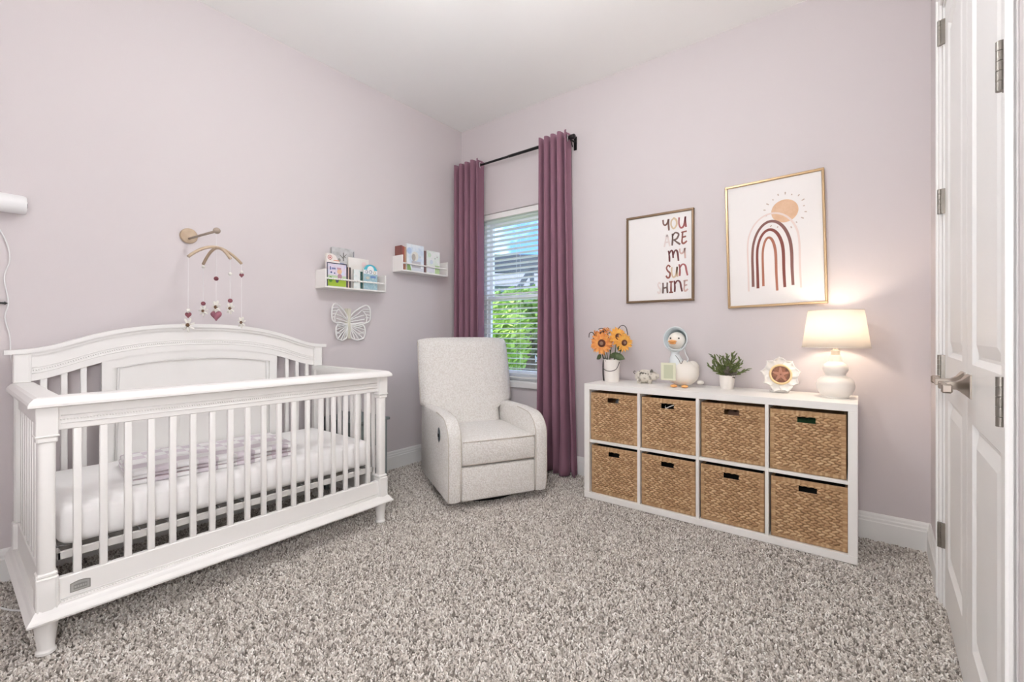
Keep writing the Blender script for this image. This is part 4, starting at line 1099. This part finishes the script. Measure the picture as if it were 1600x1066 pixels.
def cover(name, c1, c2, c3, sc=14):
    m = mat(name, c1, .45, coat=.2); nt = m.node_tree; r = nt.nodes.new('ShaderNodeValToRGB'); n_ = nt.nodes.new('ShaderNodeTexNoise')
    n_.inputs['Scale'].default_value = sc; n_.inputs['Detail'].default_value = 3; tc = nt.nodes.new('ShaderNodeTexCoord')
    e = r.color_ramp.elements; e[0].position = .38; e[0].color = (*lin(c1), 1); e[1].position = .66; e[1].color = (*lin(c3), 1); q = e.new(.52); q.color = (*lin(c2), 1)
    nt.links.new(tc.outputs['Object'], n_.inputs['Vector']); nt.links.new(n_.outputs['Fac'], r.inputs['Fac']); nt.links.new(r.outputs['Color'], nt.nodes['Principled BSDF'].inputs['Base Color'])
    return m
PAGES = mat('book_pages', (232, 226, 214), .8)
def book(label, x_front, y0, y1, z0, h, t, cm, shape=None, deco=(), lean=0, name='picture_book', cat='book'):
    """front-facing book standing on a ledge: cover faces +x"""
    r = thing(name, label, cat, (x_front-t, (y0+y1)/2, z0)); r.rotation_euler = (0, lean, 0)
    w = y1-y0; poly = shape(w, h) if shape else [(-w/2, 0), (w/2, 0), (w/2, h), (-w/2, h)]
    b = nbm(); prism(b, [(p[0]*.97, p[1]*.985+.0015) for p in poly], .002, t-.002, 'x'); obj('pages', b, PAGES, r)
    b = nbm(); prism(b, poly, t-.0025, t, 'x'); prism(b, poly, 0, .002, 'x'); co = obj('cover', b, cm, r)
    for k_, (poly2, rgb) in enumerate(deco):
        b = nbm(); prism(b, poly2, t-.0005, t+.0005+.0002*k_, 'x'); obj('cover_art', b, mat('art_%d_%d_%d' % rgb, rgb, .5), co)
    return r
def rect(a, b_, c, d): return [(a, c), (b_, c), (b_, d), (a, d)]
def disc(y, z, r, n=18, sq=1): return [(y+r*math.cos(2*PI*k/n), z+sq*r*math.sin(2*PI*k/n)) for k in range(n)]
def wavy_top(w, h): return [(-w/2, 0), (w/2, 0), (w/2, h*.66), (w*.3, h*.72), (w*.12, h*.80), (-w*.02, h*.95), (-w*.2, h), (-w/2, h)]
def round_top(w, h, k=10): r = w/2; return [(-r, 0), (r, 0)]+[(r*math.cos(PI*t/k), h-r*.9+r*.9*math.sin(PI*t/k)) for t in range(k+1)]
def rounded(w, h, r=.018):
    o = [(-w/2, 0), (w/2, 0)]
    for c, a0 in (((w/2-r, h-r), 0), ((-w/2+r, h-r), PI/2)): o += [(c[0]+r*math.cos(a0+PI/2*k/5), c[1]+r*math.sin(a0+PI/2*k/5)) for k in range(6)]
    return o
zl = S1[2]+.0115; xf1 = S1[3]-.0225
# measured left to right along ledge one
book('colourful picture book with blue sky and green meadow cover', xf1, 1.672, 1.822, zl, .168, .012, cover('cover_sky', (214, 222, 240), (226, 212, 224), (186, 200, 232), 26),
     deco=((rect(-.07, .07, .004, .072), (160, 188, 60)), (rect(-.07, .07, .056, .08), (188, 208, 176)), (disc(.02, .075, .017, 14, 1.2), (176, 136, 150)), (disc(.0, .045, .012, 12, 1.4), (86, 84, 112)), (disc(-.05, .05, .014, 12, 1.5), (94, 150, 50)), (disc(.018, .11, .018), (226, 188, 150)),
           (rect(-.055, -.048, .118, .140), (90, 100, 150)), (rect(-.04, -.012, .122, .134), (120, 124, 166)), (rect(.0, .03, .125, .137), (196, 150, 168)), (disc(-.045, .10, .006), (70, 80, 130)), (disc(-.02, .096, .005), (70, 80, 130)),
           (rect(-.075, .075, .1625, .168), (66, 68, 92)), (rect(-.075, -.0715, 0, .168), (66, 68, 92)), (rect(.0715, .075, 0, .168), (96, 84, 90))))
book('white picture book with wavy top edge and red ring logo', xf1-.02, 1.676, 1.826, zl, .235, .012, mat('cover_white', (238, 232, 226), .5),
     shape=wavy_top, deco=((disc(-.047, .207, .0165), (178, 70, 60)), (disc(-.047, .207, .0125), (238, 232, 226)), (disc(-.047, .207, .006), (178, 70, 60)), (rect(-.02, .022, .186, .192), (224, 150, 120)), (rect(.03, .06, .172, .178), (150, 160, 190))))
book('large grey rounded board book with dark twig drawing', xf1-.062, 1.735, 1.925, zl, .295, .014, cover('cover_grey', (206, 206, 206), (196, 196, 196), (176, 176, 174), 20),
     shape=rounded, deco=((rect(.0, .008, .2, .262), (110, 110, 106)), ([(.004, .225), (.03, .25), (.028, .254), (.003, .232)], (110, 110, 106)), ([(.004, .215), (-.026, .24), (-.024, .244), (.005, .222)], (110, 110, 106)), ([(.006, .238), (.024, .228), (.024, .224), (.006, .23)], (124, 124, 120)), (disc(-.03, .205, .012), (150, 150, 140)), (rect(-.094, -.09, .15, .288), (120, 120, 124)), (rect(.082, .09, .24, .28), (140, 140, 146))))
for y, rgb, lb in ((1.829, (96, 86, 92), 'thin dark book standing edge out beside the meadow book'), (1.8365, (222, 198, 180), 'thin peach book standing edge out on the crib ledge'), (1.8485, (60, 48, 48), 'thin brown black book standing edge out on the crib ledge')):
    r = thing('slim_book', lb, 'book', (xf1-.075, y, zl)); b = nbm(); tt = .0045
    box(b, 0, .075, -tt+.001, tt-.001, .001, .148); obj('pages', b, PAGES, r)
    b = nbm(); box(b, 0, .076, -tt, -tt+.0011, 0, .15); box(b, 0, .076, tt-.0011, tt, 0, .15); box(b, .0745, .0765, -tt, tt, 0, .15); obj('cover', b, mat('spine_%d' % rgb[0], rgb, .5), r)
book('tall plain ivory picture book in the middle of the crib ledge', xf1-.04, 1.862, 2.032, zl, .232, .013, mat('cover_ivory', (230, 226, 220), .55, vary=(9, (240, 238, 235))), deco=((disc(.045, .19, .02), (236, 214, 212)),))
book('small white board book in front of the ivory book', xf1, 1.879, 1.932, zl, .142, .016, mat('cover_pale', (234, 238, 236), .5, vary=(60, (214, 228, 226), .5, .7)))
book('thin dark teal book beside the arched teal book', xf1-.004, 1.938, 1.957, zl, .13, .03, cover('cover_teal_dark', (40, 92, 92), (30, 70, 70), (70, 110, 90), 40))
book('teal arched board book with three round windows', xf1, 1.961, 2.082, zl, .192, .018, cover('cover_teal', (168, 198, 204), (150, 184, 196), (186, 208, 210), 38), shape=round_top,
     deco=(([(.0585*math.cos(PI*t/12), .139+.051*math.sin(PI*t/12)) for t in range(13)], (72, 178, 196)), (rect(-.0595, .0595, .118, .148), (240, 242, 242)), (disc(0, .15, .03), (240, 242, 242)), (disc(-.035, .133, .013), (150, 156, 166)), (disc(0, .135, .0145), (150, 156, 166)), (disc(.035, .131, .013), (196, 190, 176)), (disc(-.037, .133, .008), (226, 230, 234)), (disc(-.002, .135, .009), (226, 230, 234)), (disc(.034, .131, .007), (240, 236, 220)),
           (rect(.0, .045, .09, .106), (110, 140, 190)), (disc(-.025, .088, .016, 12, .7), (206, 206, 190))))
# ledge two
zl = S2[2]+.0115; xf2 = S2[3]-.0225
for k, (y, rgb, lb, hh, rl) in enumerate(((2.328, (138, 84, 78), 'dark red book at the curtain ledge left end', .2, -.05), (2.343, (166, 86, 76), 'brick red book at the curtain ledge left end', .195, -.05), (2.360, (190, 140, 110), 'tan book at the curtain ledge left end', .192, -.04))):
    r = thing('slim_book', lb, 'book', (xf2-.09, y, zl)); b = nbm(); tt = .0068
    box(b, 0, .08, -tt+.001, tt-.001, .001, hh-.003); obj('pages', b, PAGES, r)
    b = nbm(); box(b, 0, .081, -tt, -tt+.0013, 0, hh); box(b, 0, .081, tt-.0013, tt, 0, hh); box(b, .079, .0815, -tt, tt, 0, hh); obj('cover', b, mat('spine2_%d' % rgb[0], rgb, .5), r)
book('pale blue snowy picture book with grey animal, curtain ledge', xf2, 2.372, 2.552, zl, .222, .012, cover('cover_snow', (204, 218, 232), (226, 234, 240), (238, 242, 244), 16),
     deco=((rect(-.04, .055, .012, .085), (188, 186, 190)), (disc(-.005, .125, .036, 16, 1.1), (224, 222, 212)), (disc(-.02, .115, .02, 12, 1.5), (176, 168, 160)), (disc(.05, .125, .009), (206, 210, 214)), ([(-.088, .004), (-.045, .004), (-.055, .04), (-.075, .06), (-.088, .062)], (140, 172, 104)), (rect(-.04, .088, .004, .03), (214, 218, 224)), (disc(-.065, .165, .022, 12, 1.2), (184, 204, 228))))
r = thing('slim_book', 'brown book standing edge out between two pale picture books', 'book', (xf2-.09, 2.568, zl)); b = nbm(); box(b, 0, .088, -.009, .009, .001, .186); obj('pages', b, PAGES, r)
b = nbm(); box(b, 0, .089, -.0105, -.0088, 0, .188); box(b, 0, .089, .0088, .0105, 0, .188); box(b, .0868, .0895, -.0105, .0105, 0, .188); obj('cover', b, mat('spine_brown', (124, 92, 88), .5), r)
book('pale green picture book with flowers, curtain ledge', xf2, 2.583, 2.735, zl, .196, .014, cover('cover_mint', (226, 236, 224), (238, 238, 236), (214, 226, 212), 18),
     deco=((rect(.02, .073, .004, .075), (188, 214, 160)), (disc(-.045, .16, .02), (206, 226, 200)), (disc(-.02, .1, .018), (216, 224, 232)), (disc(.02, .135, .007), (196, 206, 196)), (disc(.045, .15, .006), (206, 190, 196)), (rect(-.07, .01, .01, .05), (222, 222, 230))))

# ------------------------------------------------------------ paper butterfly
bf = thing('butterfly_ornament', 'white cut-out butterfly ornament on the left wall under the ledge', 'ornament', (XL, 1.895, 1.185))
BFW = mat('butterfly_white', (240, 240, 238), .6); BFB = mat('butterfly_body', (216, 214, 198), .7)
# wing plan in (distance from body, height)
up_out = [(0, .045), (.035, .085), (.085, .118), (.118, .128), (.14, .108), (.146, .06), (.138, .018), (.10, .0), (.085, .004), (0, -.002)]
lo_out = [(0, -.008), (.05, -.016), (.085, -.008), (.104, -.03), (.106, -.075), (.092, -.105), (.072, -.112), (.052, -.118), (.03, -.112), (.008, -.098), (0, -.05)]
up_in = [(.012, .022), (.05, .075), (.085, .095), (.105, .06), (.10, .018), (.07, .008)]
veins = [[(0, .03), (.05, .062), (.082, .094)], [(0, .022), (.055, .045), (.1, .058)], [(0, .012), (.05, .02), (.103, .03)],
         [(.085, .095), (.118, .05), (.115, .01)], [(.09, .1), (.135, .1)], [(.098, .085), (.143, .082)], [(.106, .065), (.145, .058)], [(.108, .045), (.145, .038)],
         [(0, -.012), (.05, -.03), (.104, -.045)], [(0, -.018), (.05, -.045), (.104, -.078)], [(0, -.024), (.042, -.06), (.09, -.104)], [(0, -.03), (.03, -.068), (.062, -.114)], [(0, -.036), (.018, -.07), (.035, -.112)], [(.05, -.03), (.09, -.018)], [(.04, -.06), (.062, -.072), (.098, -.06)]]
def wing(sgn, ang):
    ca, sa = math.cos(ang), math.sin(ang); b = nbm()
    def W3(p): return (.022+p[0]*sa*1.06, sgn*(.012+p[0]*ca*1.06), p[1]*1.08)
    def band(pts, w, closed=False):
        P = catmull([W3(p) for p in pts], 4, closed) if len(pts) > 2 else [Vector(W3(p)) for p in pts]
        tube(b, P, w, 5, closed)
    band(up_out, .0062, True); band(lo_out, .006, True)
    for v in veins: band(v, .0042)
    obj('wing', b, BFW, bf, smooth=True)
wing(1, math.radians(14)); wing(-1, math.radians(16))
for k in range(4):
    b = nbm(); poly = [(.024+.003*math.sin(z_*.9+k)-.005*k, -.115+.225*z_/16) for z_ in range(17)]
    P = poly+[(-.02-.002*math.sin(z_*.9)+.004*k, -.115+.225*z_/16) for z_ in range(16, -1, -1)]
    prism(b, P, .004+.007*k, .009+.007*k, 'x'); obj('body_layer', b, BFB, bf)

# ------------------------------------------------------------ mobile above the crib
mb = thing('crib_mobile', 'wooden wall mounted crib mobile with felt hearts and daisies', 'mobile', (XL, .887, 1.655))
MW = Vector((XL, .887, 1.655))
FELTM = mat('maroon_felt', (128, 74, 82), .95, bump=(300, .4)); FELTP = mat('mauve_felt', (148, 96, 108), .95, bump=(300, .4)); FELTW = mat('white_felt', (236, 234, 226), .95, bump=(300, .3)); FELTB = mat('brown_felt', (110, 84, 62), .95); CORD = mat('white_string', (236, 236, 236), .8)
def Q(name, b, m, **kw): return obj(name, b, m, mb, local=False, **kw)
b = nbm(); lathe(b, [(0, 0), (.041, 0), (.043, .003), (.043, .014), (.04, .018), (0, .018)], n=32); bmesh.ops.rotate(b, verts=b.verts[:], matrix=Matrix.Rotation(PI/2, 3, 'Y')); bmesh.ops.translate(b, verts=b.verts[:], vec=(XL+.001, .887, 1.668)); Q('wall_disc', b, WOODL, auto=40)
EX = Vector((-2.63, .887, 1.638))
b = nbm(); tube(b, [(XL+.015, .887, 1.652), EX], .0065, 10); Q('arm', b, mat('taupe_wood', (160, 146, 132), .6), smooth=True)
b = nbm(); ball(b, EX+Vector((.008, 0, .001)), .016, 14, 9, (1, 1.1, 1)); Q('end_knob', b, mat('taupe_wood', (160, 146, 132), .6), smooth=True)
FV = Vector((-math.sin(YAW), math.cos(YAW), 0)); RV = Vector((math.cos(YAW), math.sin(YAW), 0))
HC = Vector((EX.x, EX.y, 1.555)); d1 = (RV*.478+FV*.878).normalized(); d2 = (RV*.816-FV*.578).normalized()
b = nbm(); tube(b, [EX+Vector((0, 0, -.012)), HC], .0009, 5); Q('hanging_string', b, CORD)
ends = {}
for d, Lh, nm in ((d1, .130, 'a'), (d2, .160, 'b')):
    b = nbm(); pts = [HC+d*(Lh*t)+Vector((0, 0, -.068*(abs(t)**1.9)+(.0 if nm == 'a' else -.005))) for t in [-1+k/8 for k in range(17)]]
    tube(b, pts, .0075, 8); Q('arched_branch', b, WOODL, smooth=True); ends[nm] = (pts[0], pts[-1])
def heart(b, c, s, th=.35):
    n_ = 26; outl = []
    for k in range(n_):
        t = 2*PI*k/n_; outl.append((16*math.sin(t)**3/17, (13*math.cos(t)-5*math.cos(2*t)-2*math.cos(3*t)-math.cos(4*t)+2.5)/17))
    rings = []
    for f, dd in ((0, -1), (.6, -.85), (.92, -.4), (1, 0), (.92, .4), (.6, .85), (0, 1)):
        if f == 0: rings.append([b.verts.new(c+FV*s*th*dd)])
        else: rings.append([b.verts.new(c+RV*s*f*p[0]+Vector((0, 0, s*f*p[1]))+FV*s*th*dd) for p in outl])
    for p, q in zip(rings, rings[1:]):
        for k in range(n_):
            j = (k+1) % n_
            if len(p) == 1: b.faces.new((p[0], q[k], q[j]))
            elif len(q) == 1: b.faces.new((p[k], p[j], q[0]))
            else: b.faces.new((p[k], p[j], q[j], q[k]))
def daisy(c, s):
    b = nbm(); yaw = random.uniform(-.5, .5); rv = (RV*math.cos(yaw)+FV*math.sin(yaw))
    for k in range(7):
        a = 2*PI*k/7+.3; dv = rv*math.cos(a)+Vector((0, 0, math.sin(a)))
        ball(b, c+dv*s*.6, s*.42, 9, 6, (.5, .28, 1), dv.to_track_quat('Z', 'Y').to_matrix().to_4x4())
    o = Q('daisy', b, FELTW, smooth=True)
    b = nbm(); ball(b, c-FV*s*.1, s*.26, 10, 7); bmesh.ops.translate(b, verts=b.verts[:], vec=-MW); obj('daisy_centre', b, FELTB, o, smooth=True)
def zpx(p, py):                         # height of a pendant seen at image row py
    dep = p.x*FV.x+p.y*FV.y; return CAM_H+(HORIZON-py)/F_PX*dep
def pendant(top, items):
    low = min(zpx(top, py) for _, py, _ in items)
    b = nbm(); tube(b, [top, Vector((top.x, top.y, low))], .0008, 5); Q('string', b, CORD)
    for kind, py, s in items:
        c = Vector((top.x, top.y, zpx(top, py))); b = nbm()
        if kind == 'heart': heart(b, c, s); Q('heart', b, FELTM, smooth=True)
        elif kind == 'bigheart': heart(b, c, s, .5); Q('heart', b, FELTP, smooth=True)
        elif kind == 'ball': ball(b, c, s); Q('felt_ball', b, FELTM, smooth=True)
        elif kind == 'bead': ball(b, c, s); Q('bead', b, FELTW, smooth=True)
        else: b.free(); daisy(c, s)
pendant(ends['a'][0], (('bead', 485, .009), ('heart', 493, .0175), ('daisy', 508, .036)))
pendant(ends['b'][0], (('bead', 417, .008), ('ball', 474.5, .011), ('daisy', 486, .030)))
pendant(HC.copy(), (('ball', 435.5, .011), ('daisy', 480, .036), ('bigheart', 494, .03)))
pendant(ends['b'][1], (('bead', 428, .008), ('ball', 470, .0105), ('daisy', 482, .030)))
pendant(ends['a'][1], (('bead', 425, .008), ('heart', 431, .014), ('daisy', 504, .032)))

# ------------------------------------------------------------ wall monitor, cord, cable clip, floor cable
mn = thing('baby_monitor', 'white cylindrical baby monitor fixed to the left wall', 'monitor', (XL, .195, 1.695))
b = nbm(); lathe(b, [(0, 0), (.036, 0), (.0405, .004), (.042, .05), (.041, .115), (.037, .124), (.016, .127), (0, .127)], n=32); bmesh.ops.rotate(b, verts=b.verts[:], matrix=Matrix.Rotation(-PI/2, 3, 'X')); bmesh.ops.translate(b, verts=b.verts[:], vec=(.055, -.07, -.005)); obj('housing', b, WHITEP, mn, auto=40)
b = nbm(); lathe(b, [(0, 0), (.009, 0), (.011, .002), (0, .003)], n=20); bmesh.ops.rotate(b, verts=b.verts[:], matrix=Matrix.Rotation(-PI/2, 3, 'X')); bmesh.ops.translate(b, verts=b.verts[:], vec=(.055, .0565, -.005)); obj('lens', b, BLACKP, mn, auto=40)
b = nbm()
for k in range(8):
    a = 2*PI*k/8; box(b, .055+.021*math.cos(a)-.003, .055+.021*math.cos(a)+.003, .0535, .0562, -.005+.021*math.sin(a)-.003, -.005+.021*math.sin(a)+.003)
obj('vent_holes', b, mat('vent_grey', (110, 110, 110), .6), mn)
b = nbm(); box(b, .001, .012, -.06, .0, .0, .045, .003); box(b, .012, .05, -.045, -.015, .022, .034, .002); obj('wall_bracket', b, WHITEP, mn)
cd = thing('monitor_cord', 'thin white cord running down the left wall behind the crib', 'cord', (XL, .19, 1.0))
b = nbm(); tube(b, catmull([(.045, -.06, .66), (.012, -.03, .60), (.008, .003, .52), (.006, .012, .44), (.006, -.004, .36), (.006, .008, .25), (.006, -.002, .18), (.007, .012, .10), (.006, .016, .0), (.006, .028, -.1), (.006, .03, -.5), (.02, .03, -.84)], 6), .0026, 6); obj('wire', b, WHITEP, cd, smooth=True)
cp = thing('cord_clip', 'small black clip holding the cord on the left wall', 'clip', (XL, .17, 1.246))
b = nbm(); prism(b, [(-.05, -.004), (.02, -.004), (.028, 0), (.02, .004), (-.05, .004)], .001, .014, 'x'); obj('clip_body', b, BLACKP, cp)
b = nbm(); tube(b, catmull([(.006, .018, -.006), (.016, .018, 0), (.006, .018, .006)], 4), .002, 6); obj('clip_hook', b, BLACKP, cp)
fcab = thing('floor_cable', 'white cable lying on the carpet underneath the crib', 'cable', (-2.7, .4, 0))
b = nbm(); tube(b, catmull([(-.33, -.38, .004), (-.2, -.3, .005), (.05, -.2, .005), (.14, -.02, .004), (.1, .12, .006), (.2, .2, .004), (.16, .4, .006), (.26, .52, .004), (.2, .75, .005), (-.1, 1.0, .005)], 8), .0036, 6); obj('wire', b, WHITEP, fcab, smooth=True)

# ------------------------------------------------------------ lamps added out of frame for even fill light
def added_ceiling_fill(name, label, x, y, z, r, s):
    t = thing(name, label, 'lamp', (x, y, H))
    b = nbm(); lathe(b, [(0, 0), (.07, 0), (.07, -.02), (.012, -.03), (.012, z-H+r-.005), (.05, z-H+r-.006), (.05, z-H+r-.03), (0, z-H+r-.03)], n=28); obj('canopy', b, NICKEL, t, auto=40)
    b = nbm(); ball(b, (0, 0, z-H), r, 32, 20); obj('fill_globe', b, emis('globe_'+name, (.98, .99, 1), s), t, smooth=True)
added_ceiling_fill('added_ceiling_fill', 'added fill light globe hanging from the nursery ceiling out of view', -1.12, 1.12, 2.52, .13, CEIL_FILL_STRENGTH)  # added, unseen: evens out the brightness of the room
added_ceiling_fill('added_hall_fill', 'added fill light globe in the unseen hallway', .95, .5, 2.75, .12, HALL_FILL_STRENGTH)  # added, unseen: extra fill through the doorway

def floor_fill_globe():  # added behind the camera as flash-like frontal fill
    t = thing('added_floor_fill', 'added fill light globe on a stand behind the viewer', 'lamp', (-.02, -.38, 0))
    b = nbm(); lathe(b, [(0, 0), (.11, 0), (.11, .012), (.02, .025), (.012, .04), (.012, 1.2), (.05, 1.205), (.05, 1.22), (0, 1.22)], n=28); obj('stand', b, WHITEP, t, auto=40)
    b = nbm(); ball(b, (0, 0, 1.34), .15, 32, 20); obj('fill_globe', b, emis('added_floor_glow', (.97, .985, 1), FLOOR_FILL_STRENGTH), t, smooth=True)
floor_fill_globe()

# ------------------------------------------------------------ outside the window
struct('ground', box(nbm(), -40, 20, YB+.2, 60, -.5, -.3), mat('lawn', (96, 124, 60), .9, vary=(3, (120, 140, 84))))
def at(px, dep, z): 
    t = (px-800)/F_PX; p = (FV+RV*t)*dep; return Vector((p.x, p.y, z))
def leafy(name, label, cat, c, rx, ry, rz, n, cols, s, seed, trunk=0):
    r = thing(name, label, cat, (c.x, c.y, -.3)); rn = random.Random(seed); b = nbm()
    for k in range(n):
        while True:
            p = Vector((rn.uniform(-1, 1), rn.uniform(-1, 1), rn.uniform(-1, 1)))
            if .35 < p.length < 1: break
        p = Vector((p.x*rx, p.y*ry, p.z*rz+c.z+.3)); q = Vector((rn.gauss(0, 1), rn.gauss(0, 1), rn.gauss(.6, 1))).normalized()
        u = q.orthogonal().normalized(); w = q.cross(u); l = s*rn.uniform(.6, 1.3); e_ = l*.42
        b.faces.new([b.verts.new(p+u*l), b.verts.new(p+w*e_), b.verts.new(p-u*l), b.verts.new(p-w*e_)])
    o = obj('foliage', b, mat('leaf_%d' % seed, cols[0], .6, vary=(4, cols[1])), r)
    b = nbm(); tube(b, [(0, 0, 0), (.02, 0, c.z*.5+.15), (0, .02, c.z+.3)], .05+trunk, 8); obj('trunk', b, mat('bark', (110, 92, 78), .9), r)
leafy('shrub', 'bright green shrub outside the window, lower left', 'shrub', at(784, 6.4, 1.0), .42, .42, .62, 1400, ((150, 190, 74), (190, 214, 100)), .07, 31)
leafy('hedge_bush', 'broad green bush outside the middle of the window', 'shrub', at(815, 8.3, 1.55), 1.1, .55, .42, 2200, ((110, 150, 60), (170, 200, 96)), .08, 32)
leafy('tree', 'dark green tree standing beyond the shrubs outside', 'tree', at(828, 10.6, 1.2), 1.0, .8, .65, 1500, ((92, 104, 62), (130, 140, 90)), .09, 33, .06)
leafy('shrub', 'olive shrub close to the ground outside the window', 'shrub', at(800, 12.6, .5), 1.6, .8, .75, 1500, ((120, 112, 84), (150, 140, 104)), .08, 34)
nh = thing('neighbour_house', 'pale neighbouring house with grey roof and dark patio frame', 'house', at(800, 15, -.3))
NW = mat('house_wall', (214, 222, 232), .8); NR = mat('house_roof', (150, 150, 150), .8); NB = mat('patio_bronze', (96, 98, 96), .6)
fx, rx_ = FV, RV
def NB_box(name, a0, a1, d0, d1, z0, z1, m, parent=nh):
    b = nbm(); box(b, a0, a1, d0, d1, z0, z1); bmesh.ops.transform(b, matrix=Matrix(((rx_.x, fx.x, 0, 0), (rx_.y, fx.y, 0, 0), (0, 0, 1, 0), (0, 0, 0, 1))), verts=b.verts[:]); return obj(name, b, m, parent)
NB_box('house_wall', -9, 9, 1.6, 5, 0, 3.1, NW)
b = nbm(); prism(b, [(1.0, 3.1), (5.8, 3.1), (3.4, 4.5)], -9.4, 9.4, 'x'); bmesh.ops.transform(b, matrix=Matrix(((rx_.x, fx.x, 0, 0), (rx_.y, fx.y, 0, 0), (0, 0, 1, 0), (0, 0, 0, 1))), verts=b.verts[:]); obj('roof', b, NR, nh)
NB_box('patio_beam', -9, 9, 0, .25, 3.45, 4.05, NB)
for a in (-2.4, -.9, .6, 2.1): NB_box('patio_post', a, a+.14, 0, .14, 0, 3.6, NB)
for a in (-2.4, -.9, .6, 2.1):
    b = nbm(); prism(b, [(a-.75, 2.5), (a-.55, 2.5), (a+.1, 3.5), (a-.1, 3.5)], 0, .12, 'y'); bmesh.ops.transform(b, matrix=Matrix(((rx_.x, fx.x, 0, 0), (rx_.y, fx.y, 0, 0), (0, 0, 1, 0), (0, 0, 0, 1))), verts=b.verts[:]); obj('patio_brace', b, NB, nh)
